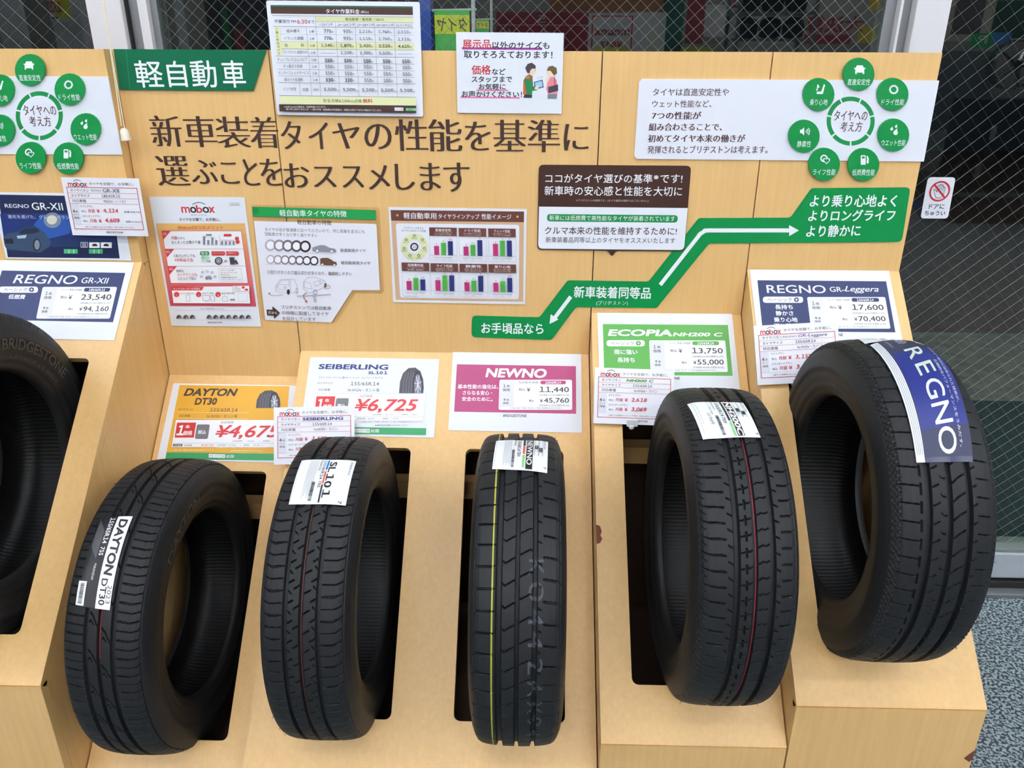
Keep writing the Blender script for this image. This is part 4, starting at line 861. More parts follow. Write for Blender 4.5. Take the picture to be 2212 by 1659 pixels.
panel7(P_BOARDA, qa, qa, 0, (85, 250, 51, 53), [(*d7[i], p[0], p[1], 32.5, 34.5) for i, p in enumerate(pl)], [], 'white panel with seven green discs on the far left stand, cut by the picture edge', .003)

# ================================================================== price sheets on the ramps
def price_block(S, x0, y0, x1, y1, skl, skr, col, size, p1, p4, t1, t4, mk):
    """rounded white box with one-tyre and four-tyre prices; corners slide by skl / skr px from top to bottom"""
    def P(u, v): return (x0+(x1-x0)*u + (skl+(skr-skl)*u)*v, y0+(y1-y0)*v)
    S.poly([P(0, 0), P(1, 0), P(1, 1), P(0, 1)], WH, 'printed_panel', r=.004)
    S.poly([P(.005, .03), P(.2, .03), P(.2, .90), P(.005, .90)], PALE, 'printed_area')
    def tx(st, u0, u1, v, h, c=(52, 50, 54), w_='m', res=2):
        a, b_ = P(u0, v), P(u1, v); S.text(st, a[0], b_[0], (a[1], b_[1]), h*(y1-y0), c, w_, res=res)
    tx('1', .052, .088, .20, .10); tx('本', .095, .148, .21, .09); tx('価格', .045, .150, .335, .10); tx('4', .062, .09, .66, .09); tx('本', .10, .142, .67, .075); tx('価格', .055, .135, .775, .085)
    tx(mk, .26, .54, .09, .07, (96, 94, 100), 'r', 1); S.poly([P(.565, .03), P(.915, .03), P(.915, .15), P(.565, .15)], col, 'printed_area', r=.006); tx(size, .63, .845, .09, .08, WH, 'b')
    tx('税込', .27, .36, .325, .085); tx('¥', .46 if not t1 else .38, .505 if not t1 else .425, .33, .13); tx(p1, .55, .955, .335, .20, (48, 46, 50), 'm', 3)
    tx('[本体価格 '+t1+']', .55, .955, .515, .06, (110, 108, 112), 'r', 1)
    tx('税込', .41, .475, .70, .075); tx('¥', .56, .60, .70, .11); tx(p4, .615, .955, .70, .18, (48, 46, 50), 'm', 3); tx('[本体価格 '+t4+']', .55, .955, .855, .06, (110, 108, 112), 'r', 1)
    S.line(P(.01, .90), P(.98, .90), .0003, (190, 190, 196)); tx('※上記価格には廃タイヤ処理料、取付工賃、タイヤ組込工賃等各種料金は含まれておりません。', .15, .86, .945, .05, (130, 128, 132), 'r', 1)
def pill(S, x0, y0, x1, y1, col):
    S.poly([(x0, y0), (x1, y0), (x1, y1), (x0, y1)], WH, 'printed_panel', r=.0085); h = y1-y0
    S.text('ベーシック', x0+(x1-x0)*.11, x0+(x1-x0)*.72, (y0+y1)/2, h*.6, col, 'm'); cx, cy, k = x0+(x1-x0)*.835, (y0+y1)/2, h*.38; S.ell(cx, cy, k*1.08, k, col)
    S.rect(cx-k*.6, cy-k*.12, cx+k*.6, cy+k*.12, WH, 'printed_area'); S.rect(cx-k*.12, cy-k*.6, cx+k*.12, cy+k*.6, WH, 'printed_area')
c13 = (950, 740, 6.9125)
S = Sign('price_sheet', 'white price sheet with a magenta block, above the tyre with the yellow stripe', 'price sheet', P_RAMP['C'], [(198, 143), (2112, 172), (2122, 1348), (126, 1310)], c13, lift=.0015, group='price sheets on the ramps')
S.poly([(256, 324), (2032, 352), (2036, 1064), (214, 1032)], PINK); S.text('NEWNO', 690, 1588, (450, 460), 126, WH, 'h', .15, res=4)
for st, a, b_, y in (('基本性能の進化は、', 270, 872, (655, 660)), ('さらなる安心・', 344, 782, (748, 752)), ('安全のために。', 332, 788, (840, 846))): S.text(st, a, b_, y, 64, WH, 'b')
price_block(S, 892, 556, 1974, 1005, -14, 4, PINK, '155/65R14', '11,440', '45,760', '¥10,400+消費税 ¥1,040', '¥41,600+消費税 ¥4,160', '当店販売価格')
S.text('BRIDGESTONE', 945, 1298, (1090, 1096), 40, BLK, 'm', .2)
c14 = (1270, 660, 6.146)
S = Sign('price_sheet', 'white price sheet with a bright green block, top of the stand under the speech bubble', 'price sheet', P_RAMP['D'], [(130, 95), (1918, 112), (2018, 1168), (150, 1150)], c14, lift=.0015, group='price sheets on the ramps')
S.poly([(198, 246), (1858, 258), (1922, 934), (216, 920)], LIME); S.text('ECOPIA', 272, 1106, (360, 364), 80, WH, 'h', .15, res=3); S.text('NH200 C', 1130, 1786, (383, 386), 46, WH, 'h', .2, res=3)
pill(S, 246, 460, 754, 542, (70, 150, 60)); S.text('雨に強い', 350, 656, (616, 618), 66, WH, 'b'); S.text('長持ち', 392, 620, (722, 724), 66, WH, 'b')
price_block(S, 812, 464, 1822, 884, 20, 36, LIME, '155/65R14', '13,750', '55,000', '¥12,500+消費税 ¥1,250', '¥50,000+消費税 ¥5,000', 'メーカー希望小売価格')
S.text('BRIDGESTONE', 830, 1224, (962, 968), 36, BLK, 'm', .2)
c15 = (1600, 580, 6.144)
S = Sign('price_sheet', 'white price sheet with a navy block on the right end stand by the glass door', 'price sheet', P_RAMP['E'], [(138, 14), (1978, 30), (2150, 1020), (215, 1000)], c15, lift=.0015, group='price sheets on the ramps')
S.poly([(222, 156), (1930, 170), (2054, 848), (292, 830)], NAVY); S.text('REGNO', 346, 1126, (272, 276), 104, WH, 'm', res=4); S.text('GR-', 1182, 1372, (276, 278), 66, WH, 's', res=3); S.text('Leggera', 1378, 1830, (280, 284), 94, WH, 's', .35, res=3)
pill(S, 294, 374, 828, 456, NAVY)
for st, a, b_, y in (('長持ち', 456, 690, 512), ('静かさ', 466, 698, 595), ('乗り心地', 442, 752, 680), ('雨に強い', 446, 760, 762)): S.text(st, a, b_, y, 62, WH, 'b')
price_block(S, 880, 380, 1916, 800, 54, 72, NAVY, '155/65R14', '17,600', '70,400', '¥16,000+消費税 ¥1,600', '¥64,000+消費税 ¥6,400', 'メーカー希望小売価格')
S.text('BRIDGESTONE', 1060, 1356, (878, 882), 34, BLK, 'm', .2)
c6 = (0, 360, 4.147)
S = Sign('price_sheet', 'white price sheet with a navy block on the far left stand, partly behind a tyre', 'price sheet', P_RAMP['A'], [(-60, 836), (1195, 858), (1030, 1558), (-260, 1530)], c6, lift=.0015, group='price sheets on the ramps')
S.poly([(18, 930), (1122, 952), (1012, 1394), (-120, 1370)], NAVY); S.text('REGNO', 126, 692, (1005, 1014), 78, WH, 'm', .12, res=4); S.text('GR-XII', 732, 972, (1018, 1022), 52, WH, 's', .12, res=3)
pill(S, -6, 1074, 340, 1130, NAVY); S.text('低燃費', 78, 226, (1164, 1168), 40, WH, 'b')
price_block(S, 384, 1078, 1050, 1362, -60, -66, NAVY, '185/65R15', '23,540', '94,160', '¥21,400+消費税 ¥2,140', '¥85,600+消費税 ¥8,560', 'メーカー希望小売価格')

def shop_price(S, x0, y0, x1, y1, skl, skr, price, tax, four, edge):
    def P(u, v): return (x0+(x1-x0)*u + (skl+(skr-skl)*u)*v, y0+(y1-y0)*v)
    S.poly([P(0, 0), P(1, 0), P(1, 1), P(0, 1)], WH, 'printed_panel'); S.frame([P(0, 0), P(1, 0), P(1, 1), P(0, 1)], .0004, edge); S.line(P(0, .855), P(1, .855), .0004, edge)
    def tx(st, u0, u1, v, h, c, w_='m', sh=0., res=2):
        a, b_ = P(u0, v), P(u1, v); S.text(st, a[0], b_[0], (a[1], b_[1]), h*(y1-y0), c, w_, sh, res)
    tx('当店価格', .40, .52, .09, .095, (110, 108, 110), 'r', .25, 1)
    S.poly([P(.015, .10), P(.185, .10), P(.185, .65), P(.015, .65)], (206, 50, 52)); tx('1', .03, .085, .38, .34, WH, 'h', .1, 3); tx('本', .095, .135, .25, .13, WH, 'b'); tx('価格', .085, .165, .48, .17, WH, 'b')
    S.poly([P(.195, .17), P(.31, .17), P(.31, .70), P(.195, .70)], (112, 114, 118), r=.004); tx('税込', .215, .285, .45, .14, WH, 'b')
    tx(price, .375, .935, .45, .50, (206, 56, 60), 'b', .25, 4)
    tx('(本体価格　　'+tax[0]+'　　+　消費税　　'+tax[1]+'　)', .53, .97, .78, .06, (90, 88, 92), 'm', .25, 1)
    S.poly([P(.01, .885), P(.095, .885), P(.095, .97), P(.01, .97)], (60, 58, 60), r=.003); tx('4本価格', .02, .085, .93, .06, WH, 'm', .2, 1); tx('当店価格', .11, .18, .93, .065, (80, 78, 80), 'm', .1, 1); tx(four[0], .26, .37, .93, .08, RED, 'm', .25, 1)
    tx('(本体価格　'+four[1]+'　　+　消費税　　'+four[2]+'　)', .40, .80, .93, .06, (90, 88, 92), 'm', .25, 1)
def tyre_pic(S, x, y, w_, h_):
    """little printed picture of a wheel with tyre; (x, y) lower left"""
    a = [(x, y), (x+.04*w_, y-.45*h_), (x+.16*w_, y-.78*h_), (x+.38*w_, y-.98*h_), (x+.66*w_, y-h_), (x+.86*w_, y-.86*h_), (x+.97*w_, y-.55*h_), (x+w_, y-.2*h_), (x+.97*w_, y)]
    S.poly(a, (74, 72, 78), 'picture'); S.poly([(x+.56*w_, y), (x+.55*w_, y-.5*h_), (x+.66*w_, y-.88*h_), (x+.82*w_, y-.86*h_), (x+.95*w_, y-.5*h_), (x+.95*w_, y)], (48, 46, 52), 'picture')
    S.poly([(x+.62*w_, y), (x+.61*w_, y-.42*h_), (x+.70*w_, y-.72*h_), (x+.80*w_, y-.74*h_), (x+.90*w_, y-.44*h_), (x+.90*w_, y)], (120, 122, 136), 'picture')
    cx, cy = x+.76*w_, y-.34*h_
    for k in range(7):
        g = 2*math.pi*k/7+.3; S.line((cx, cy), (cx+.13*w_*math.cos(g), min(y, cy-.36*h_*math.sin(g))), .0016, (214, 216, 226), 'picture')
    for k in (.16, .27, .38, .48): S.frame([(x+k*w_, y), (x+(k+.03)*w_, y-.45*h_), (x+(k+.12)*w_, y-.8*h_)], .0006, (150, 150, 160), 'picture', False)
c11 = (330, 760, 6.636)
S = Sign('price_sheet', 'yellow-orange price sheet with a small wheel picture, on the lowest stand', 'price sheet', P_RAMP['B'], [(288, 458), (2052, 478), (1985, 1600), (70, 1540)], c11, lift=.0015, group='price sheets on the ramps')
S.poly([(386, 476), (1960, 494), (1880, 1470), (196, 1440)], YEL); S.poly([(196, 1440), (1885, 1462), (1876, 1562), (180, 1536)], (48, 154, 90))
S.text('DAYTON', 456, 1210, (578, 582), 100, (66, 54, 54), 'h', .25, res=3); S.text('DT30', 610, 916, (710, 710), 92, (66, 54, 50), 'h', .1, res=3)
S.poly([(780, 548), (850, 528), (800, 560)], (226, 110, 40))
S.text('タイヤサイズ', 370, 576, (824, 826), 34, (90, 66, 30), 'm', .1, res=1); S.text('155/65R14', 820, 1214, (830, 834), 54, (80, 60, 40), 'r'); S.text('対応車種', 372, 534, 918, 34, (90, 66, 30), 'm', .1, res=1); S.text('N-WGN・タント等', 780, 1214, (922, 926), 50, (80, 60, 40), 'r'); S.line((356, 862), (1378, 876), .0005, WH); S.line((340, 950), (1360, 966), .0005, WH)
shop_price(S, 332, 976, 1938, 1368, -64, -40, '¥4,675', ('¥4,250', '¥425'), ('¥18,700', '¥17,000', '¥1,700'), (70, 120, 150)); tyre_pic(S, 1480, 806, 350, 252)
S.text('※上記価格には廃タイヤ処理料、取付工賃、タイヤ組込工賃等各種料金は含まれておりません。', 900, 1800, 1374, 14, WH, 'r', .2, 1); S.text('★ご購入後の無料100km点検で安心ドライブ。', 262, 880, 1412, 22, WH, 'm', .2, 1); S.text('★無料安全点検もおまかせください', 1120, 1580, 1420, 22, WH, 'm', .2, 1)
for i, ch in enumerate('タイヤ館'): S.rect(806+i*60, 1466+i*2, 862+i*60, 1520+i*2, WH); S.text(ch, 816+i*60, 852+i*60, 1493+i*2, 34, (48, 154, 90), 'm', res=1)
S.text('岩国', 1054, 1168, 1502, 46, WH, 'm')
c12 = (580, 750, 5.821)
S = Sign('price_sheet', 'plain white price sheet with blue heading, red price and a green foot bar', 'price sheet', P_RAMP['C'], [(520, 124), (2145, 150), (2083, 1138), (395, 1105)], c12, lift=.0015, group='price sheets on the ramps')
BL2 = (44, 64, 124)
S.text('SEIBERLING', 636, 1502, (243, 252), 60, BL2, 'h', .05, res=3); S.text('SL101', 1258, 1496, (320, 322), 36, BL2, 'h', res=2); S.text('コストパフォーマンスに優れたベーシック・コンフォートラジアル', 630, 1440, (380, 386), 28, BLK, 'r', res=1)
S.text('タイヤサイズ', 616, 806, 452, 30, BLK, 'm', .1, 1); S.text('155/65R14', 1032, 1390, (457, 460), 46, BLK, 'r'); S.text('対応車種', 626, 774, 535, 30, BLK, 'm', .1, 1); S.text('N-WGN・タント等', 1000, 1396, (538, 542), 44, BLK, 'r')
shop_price(S, 588, 584, 1980, 926, -46, -30, '¥6,725', ('¥6,114', '¥611'), ('¥26,894', '¥24,450', '¥2,444'), (130, 130, 136)); tyre_pic(S, 1642, 580, 312, 322)
S.poly([(500, 1000), (1984, 1020), (1980, 1106), (480, 1080)], (48, 154, 90)); S.text('※上記価格には廃タイヤ処理料、取付工賃、タイヤ組込工賃等各種料金は含まれておりません', 1140, 1944, 942, 14, BLK, 'r', .2, 1); S.text('★無料安全点検もおまかせください', 1340, 1764, 985, 22, BLK, 'm', .2, 1); S.text('★ご購入後の無料100km点検で安心ドライブ。', 540, 1116, 975, 22, BLK, 'm', .2, 1)
for i, ch in enumerate('タイヤ館'): S.rect(1080+i*50, 1026+i, 1126+i*50, 1076+i, WH); S.text(ch, 1086+i*50, 1120+i*50, 1051+i, 34, (48, 154, 90), 'm', res=1)
S.text('岩国', 1286, 1390, 1055, 42, WH, 'm')
# --- night car poster on the far left board
S = Sign('car_poster', 'dark blue poster of a car at night under a moon, on the far left board', 'poster', P_BOARDA, [(-40, 224), (1060, 250), (1190, 838), (10, 826)], c6, lift=.0015)
NB = (22, 34, 74)
S.poly([(-20, 250), (1000, 268), (1072, 822), (70, 812)], NB); S.poly([(0, 420), (990, 420), (1040, 700), (46, 720)], (24, 46, 110), 'picture'); S.poly([(380, 430), (700, 430), (620, 600), (420, 650), (300, 520)], (40, 84, 160), 'picture'); S.ell(470, 480, 78, 70, (120, 130, 150), 'picture'); S.ell(465, 476, 46, 42, (214, 210, 190), 'picture')
S.poly([(460, 640), (900, 640), (1000, 720), (470, 720)], (30, 50, 96), 'picture')
S.poly([(30, 640), (60, 600), (150, 585), (220, 545), (330, 540), (400, 590), (460, 680), (440, 720), (360, 770), (60, 740), (40, 700)], (52, 74, 100), 'picture'); S.poly([(170, 585), (225, 552), (330, 548), (360, 580), (300, 600), (180, 604)], (30, 42, 64), 'picture'); S.ell(330, 700, 34, 56, (20, 22, 30), 'picture'); S.ell(332, 700, 24, 44, (130, 140, 156), 'picture'); S.poly([(150, 620), (240, 610), (230, 640), (160, 645)], (170, 186, 204), 'picture'); S.poly([(40, 650), (110, 645), (125, 690), (50, 690)], (24, 30, 44), 'picture')
S.text('REGNO', 44, 260, (350, 354), 34, WH, 'm'); S.text('GR-XII', 286, 562, (354, 358), 66, WH, 's', res=3); S.text('進化を遂げた、グレートバランス', 72, 660, (446, 456), 34, (214, 220, 236), 's', res=1)
S.rect(724, 676, 786, 724, WH); S.rect(728, 680, 782, 720, NB); S.rect(800, 678, 894, 728, WH); S.rect(904, 678, 1002, 728, WH); S.text('推奨', 738, 772, 692, 16, WH, 'r', res=1); S.text('車種', 738, 772, 710, 16, WH, 'r', res=1)
for x in (850, 952): S.poly([(x-24, 704), (x-14, 690), (x+12, 690), (x+26, 704), (x+20, 712), (x-20, 712)], BLK, 'picture')
for x in (574, 798): S.rect(x, 738, x+124, 778, (70, 170, 110)); S.rect(x+44, 742, x+48, 776, WH); S.rect(x+86, 742, x+90, 776, WH)

# ================================================================== small subscription cards on clips
def card(plane, quad, label, brand, size, car, l1, l2, tot=None):
    S = Sign('price_card', label, 'price card', plane, quad, thick=.0012, lift=0, group='red-framed price cards', m=mat('card_white', (236, 236, 242), .4)); S.norm = True
    mobox_logo(S, .075, .32, .035, .155); S.text('タイヤを定額で、お手軽に。', .35, .92, .10, .05, BLK, 'm', res=1)
    S.frame([(.05, .165), (.955, .165), (.955, .885), (.05, .885)], .0012, (190, 56, 66), 'printed_frame')
    for y in (.26, .35, .44): S.line((.05, y), (.955, y), .0006, (200, 90, 96), 'printed_frame')
    S.rect(.056, .447, .155, .80, PALE); 
    for st, y in (('タイヤパタン', .213), ('タイヤサイズ', .305), ('対応車種', .395)): S.text(st, .09, .33 if len(st) > 4 else .27, y, .052, BLK, 'r', res=1)
    for st, a, b_, h, c, wt, sh in brand: S.text(st, a, b_, .213, h, c, wt, sh, res=2)
    S.text(size, .48, .72, .305, .052, BLK, 'r', res=2); S.text(car, .50, .79, .395, .052, BLK, 'r', res=1)
    S.text('4', .068, .098, .575, .06, BLK, 'm'); S.text('本', .105, .14, .58, .04, BLK, 'm', res=1); S.text('セット', .07, .14, .635, .03, BLK, 'm', res=1); S.text('価格', .07, .14, .69, .04, BLK, 'm', res=1)
    for y, nm, v, b_ in ((.50, 'ライトプラン', l1, .34), (.67, 'スタンダードプラン', l2, .42)):
        S.text(nm, .18, b_, y-.012, .038, BLK, 'm', res=1); S.text('税込', .185, .245, y+.075, .035, BLK, 'r', res=1); S.text('月額', .27, .36, y+.065, .06, RED, 'b', res=1); S.text('¥', .385, .42, y+.065, .06, RED, 'b'); S.text(v, .47, .66, y+.06, .075, RED, 'b', .15, res=3)
        if tot: S.text('総額 ¥'+tot[0 if y < .6 else 1], .74, .95, y+.075, .035, BLK, 'r', res=1)
    S.line((.056, .80), (.95, .80), .0003, (190, 190, 196)); S.text('※廃タイヤ処理料やゴムバルブ代等は、料金に含まれておりません。', .19, .84, .845, .025, BLK, 'r', res=1); S.text('BRIDGESTONE', .46, .68, .935, .032, BLK, 'b', .2, res=1)
    return S
CN = Vector((0, -.90, .436))
def cplane(px, k, h):
    p = P_RAMP[k].off(h).hit(*px); return Plane(p, CN)
CLIP = mat('clear_plastic', (235, 240, 242), .15, spec=.8)
def clip(S, at, plane):
    c = plane.hit(*at); b = bmesh.new(); bmesh.ops.create_icosphere(b, subdivisions=2, radius=.006)
    bmesh.ops.translate(b, verts=b.verts[:], vec=c); box(b, c.x-.010, c.x+.012, c.y-.003, c.y+.002, c.z+.002, c.z+.016); box(b, c.x-.003, c.x+.003, c.y, c.y+.04, c.z-.006, c.z)
    o = obj('card_clip', b, CLIP, S.o); o.matrix_parent_inverse = S.o.matrix_world.inverted()
S = card(P_BOARDA.off(.02), [(131, 383), (300, 385.5), (320, 510.5), (157, 508)], 'small red-framed price card overhanging the far left stand', [('REGNO', .36, .49, .035, (90, 92, 110), 'r', 0), ('GR-XII', .51, .72, .062, (60, 62, 90), 's', 0)], '185/65R15', 'MAZDA2・ノートなど', '4,114', '4,609', ('98,736', '110,616'))
pc = cplane((680, 1003), 'C', .012); S = card(pc, [(592, 880), (765.5, 877), (766, 1000), (591, 1004)], 'small red-framed price card overlapping the yellow-orange sheet, behind a tyre', [('SEIBERLING', .36, .86, .05, BL2, 'h', .05)], '155/65R14', 'N-WGN・ラバン', '1,573', '2,024'); clip(S, (700, 1001), pc.off(.001))
pc = cplane((1380, 914), 'D', .010); S = card(pc, [(1289, 795), (1463.5, 798.5), (1448, 921), (1278, 913)], 'small red-framed price card overlapping the bright green sheet', [('ECOPIA', .40, .57, .022, (60, 150, 60), 'b', .2), ('NH200 C', .40, .74, .045, (60, 150, 60), 'h', .2)], '155/65R14', 'N-WGN・ラバン', '2,618', '3,069'); clip(S, (1364, 922), pc.off(.001))
pc = cplane((1700, 832), 'E', .010); S = card(pc, [(1633, 704), (1816.5, 693.5), (1812, 823), (1631.5, 832)], 'small tilted red-framed price card overlapping the navy sheet by the glass door', [('REGNO', .34, .50, .03, (70, 80, 120), 'r', 0), ('GR-Leggera', .52, .86, .062, (60, 70, 120), 's', .2)], '155/65R14', 'N-WGN・ラバン', '3,157', '3,608'); clip(S, (1722, 836), pc.off(.001))

# ================================================================== sticker on the glass door, pull cord
c16 = (1960, 360, 12.76)
S = Sign('door_warning_sticker', 'white rounded sticker with a struck-out hand on the wired glass door', 'sticker', P_G, [(570, 290), (1335, 292), (1120, 1432), (362, 1428)], c16, m=GLOSSY_WHITE, thick=.0006, lift=.0075, poly=[(570, 290), (1335, 294), (1115, 1432), (362, 1426)], r=.008)
S.text('ドアに', 596, 1020, (1098, 1100), 130, BLK, 'b', res=3); S.text('ちゅうい', 482, 1040, (1282, 1284), 125, BLK, 'b', res=3)
S.frame([(784, 858), (726, 640), (742, 628), (772, 636), (812, 700), (850, 520), (880, 506), (900, 520), (912, 490), (935, 480), (955, 500), (985, 502), (994, 560), (1030, 560), (1034, 590), (1000, 740), (968, 812), (916, 858)], .0011, (50, 50, 60), 'hand_outline')
for a, b_ in (((900, 515), (884, 640)), ((955, 505), (926, 640)), ((994, 560), (968, 660))): S.line(a, b_, .0010, (50, 50, 60), 'hand_outline')
cc = S.pt(888, 676); z = S.lev(); rr_ = (S.pt(1170, 676)-S.pt(606, 676)).length/2; ac = S.a('prohibition_ring', (196, 36, 44)); n = 40
V = []; 
for k in range(n):
    a = 2*math.pi*k/n; V += [(cc.x+rr_*math.cos(a), cc.y+rr_*math.sin(a), z), (cc.x+rr_*.84*math.cos(a), cc.y+rr_*.84*math.sin(a), z)]
ac.add(V, [(2*k, (2*k+2) % (2*n), (2*k+3) % (2*n), 2*k+1) for k in range(n)])
d = Vector((.707, -.707)); nn = Vector((.707, .707))*rr_*.085; ac.add([(p.x, p.y, z+.00003) for p in (cc-d*rr_*.9-nn, cc+d*rr_*.9-nn, cc+d*rr_*.9+nn, cc-d*rr_*.9+nn)], [(0, 1, 2, 3)])

pcd = Plane((0, YBACK['A']-.012, 0), (0, -1, 0))
cord = empty('pull_cord', pcd.hit(273, 304)); tag(cord, 'cream blind pull cord with a small bell-shaped toggle', 'pull cord')
o0 = Vector(cord.location); CREAMM = mat('cream_cord', (232, 222, 190), .6)
tp = pcd.hit(221, 2); p1 = pcd.hit(262.5, 272); p2 = pcd.hit(269.5, 278)
dirn = (tp-p1).normalized()
b = bmesh.new(); tube(b, [p1-o0, pcd.hit(236, 100)-o0+Vector((.0012, 0, 0)), p1+dirn*1.1-o0+Vector((.002, 0, 0))], .0011, 6); obj('cord_strand', b, CREAMM, cord)
b = bmesh.new(); tube(b, [p2-o0, pcd.hit(238.5, 100)-o0, p2+dirn*1.1-o0-Vector((.002, 0, 0))], .0011, 6); obj('cord_strand', b, CREAMM, cord)
b = bmesh.new(); tcx = pcd.hit(267, 277)-o0; tbx = pcd.hit(273.5, 304)-o0; ax = (tbx-tcx)
tube(b, [tcx, tcx+ax*.12, tcx+ax*.14, tcx+ax*.6, tcx+ax*.85, tcx+ax*.93, tcx+ax], [.0055, .006, .0078, .0088, .0098, .0105, .0098], 18); smooth(obj('toggle', b, mat('cream_plastic', (226, 218, 196), .4), cord))
# ================================================================== the tyres
def fit_centre(top, bot, k=1.0):
    a = ray(*top); b_ = ray(*bot); a = Vector((a.y, a.z)).normalized(); b_ = Vector((b_.y, b_.z)).normalized()
    half = math.acos(a.dot(b_))/2; m = (a+b_).normalized(); c = m*(R0*k/math.sin(half)); return c.x, HC+c.y
def fit_x(yc, zc, px, py, u, k=1.0):
    v = ray(px, py); R = float(r_of_u(u))*k; a = v.y**2+v.z**2; oy, oz = -yc, HC-zc; bb = oy*v.y+oz*v.z; c = oy*oy+oz*oz-R*R; t = (-bb-math.sqrt(max(bb*bb-a*c, 0)))/a
    return t*v.x-u*k
def slot_centre(k, h): p = Vector((0, YBACK[k], ZTOP[k]))+RAMP_D*((SLOT0+SLOT1)/2)+RAMP_N*h; return p.y, p.z
def make_tyre(top, bot, mid, u, fn, label, wide=1.0, **kw):
    yc, zc = fit_centre(top, bot); xc = fit_x(yc, zc, *mid, u*wide)
    return Tyre(xc, yc, zc, fn, label, wide=wide, **kw)
T_DAY = make_tyre((395, 990), (395, 1633), (214, 1366), 0, tread_dayton, 'black tyre with black and white label strip, leftmost full tyre in the lowest stand')
T_SEI = make_tyre((740, 943), (720, 1600), (648.5, 1354), 0, tread_seib, 'black tyre with white label carrying blue, orange and black bars', wide=1.03)
T_NEW = make_tyre((1117, 936), (1117, 1612), (1116, 1366), 0, tread_newno, 'black tyre seen straight on, with a yellow stripe round its tread', wide=1.05)
T_ECO = make_tyre((1520, 837), (1590, 1526), (1633, 1243), .005, tread_ecopia, 'black tyre with red tread stripe and white label, under the speech-bubble sign', wide=1.1)
T_REG = make_tyre((1900, 733), (1960, 1432), (2054, 1112), 0, tread_regno, 'black tyre with a long blue label, in the stand beside the glass door', wide=1.12)
ya, za = slot_centre('A', .085)
T_FAR = Tyre(CELL['A'][0]-.01, ya-.01, za, tread_far, 'large black tyre at the far left, cut by the picture edge', scale=1.06, ds=.0028, dt=.003, wide=1.15)
T_DAY.stripe(-.0015, .0012, (180, 48, 50), 18, 60); T_SEI.stripe(-.0010, .0010, (150, 62, 60)); T_NEW.stripe(-.0365, .0024, (166, 168, 48)); T_ECO.stripe(.0067, .0013, (170, 50, 58)); T_REG.stripe(-.0018, .0018, (116, 62, 58))

def stick(T, quad, c, name='paper_label', label=None, m=None, na=24, nb=14):
    """quad: pixels of the label's TL, TR, BR, BL; a runs down the tread, b across to the right"""
    q = [T.uphi(*p) for p in quad]
    def f(a, b_):
        t0 = [q[0][i]*(1-b_)+q[1][i]*b_ for i in (0, 1)]; t1 = [q[3][i]*(1-b_)+q[2][i]*b_ for i in (0, 1)]
        return t0[0]*(1-a)+t1[0]*a, t0[1]*(1-a)+t1[1]*a
    o = T.patch(name, f, c, na, nb, m=m)
    if label: o['label'] = label
    st = {'z': .0019}; accs = {}
    def acc(nm, col):
        if nm not in JOINED:
            q_ = Acc(nm, ink(col), o); ACCS.append(q_); return q_
        if (nm, col) not in accs: accs[(nm, col)] = Acc(nm, ink(col), o); ACCS.append(accs[(nm, col)])
        return accs[(nm, col)]
    def place(a, b_, lift):
        u, p = f(a, b_); v = T.place(np.array(u), r_of_u(u)+lift+.0004*math.sin(9*b_+2*a), np.array(p)); return (float(v[0]), float(v[1]), float(v[2]))
    def text(s, a0, a1, b0, b1, col=BLK, w='m', sh=0., res=2, up=False):
        """reads down the tread, letter tops to the right; up=True: ordinary upright text"""
        st['z'] += .00004; z = st['z']
        if up: mp = lambda nx, ny, l: place(a1-(a1-a0)*ny, b0+(b1-b0)*nx, z+l)
        else: mp = lambda nx, ny, l: place(a0+(a1-a0)*nx, b0+(b1-b0)*ny, z+l)
        if res == 1: w = {'m': 'r', 'b': 'm', 's': 'r', 'h': 'b'}.get(w, w)
        TEXTQ.append((acc('lettering', col), s, mp, w, sh, res, .35))
    def rect(a0, a1, b0, b1, col, nm='printed_bar', n=10):
        st['z'] += .00004; z = st['z']; k = 6; P = [place(a0+(a1-a0)*i/n, b0+(b1-b0)*j/k, z) for i in range(n+1) for j in range(k+1)]
        acc(nm, col).add(P, [(i*(k+1)+j, (i+1)*(k+1)+j, (i+1)*(k+1)+j+1, i*(k+1)+j+1) for i in range(n) for j in range(k)])
    def line(a0, b0, a1, b1, wd, col, nm='printed_line'):
        st['z'] += .00002; z = st['z']; d = Vector((a1-a0, b1-b0)); nv = Vector((-d.y, d.x)).normalized()*wd; P = []
        for i in range(25): P += [place(a0+d.x*i/24-nv.x, b0+d.y*i/24-nv.y, z), place(a0+d.x*i/24+nv.x, b0+d.y*i/24+nv.y, z)]
        acc(nm, col).add(P, [(2*i, 2*i+1, 2*i+3, 2*i+2) for i in range(24)])
    return text, rect, line
def barcode(rect, a0, a1, b0, b1, n=26, c=(40, 40, 44)):
    r_ = random.Random(3); a = a0
    while a < a1: wd = (a1-a0)/n*r_.choice((.3, .5, .9)); rect(a, min(a+wd, a1), b0, b1, c, 'barcode', 1); a += wd+(a1-a0)/n*r_.choice((.3, .6))
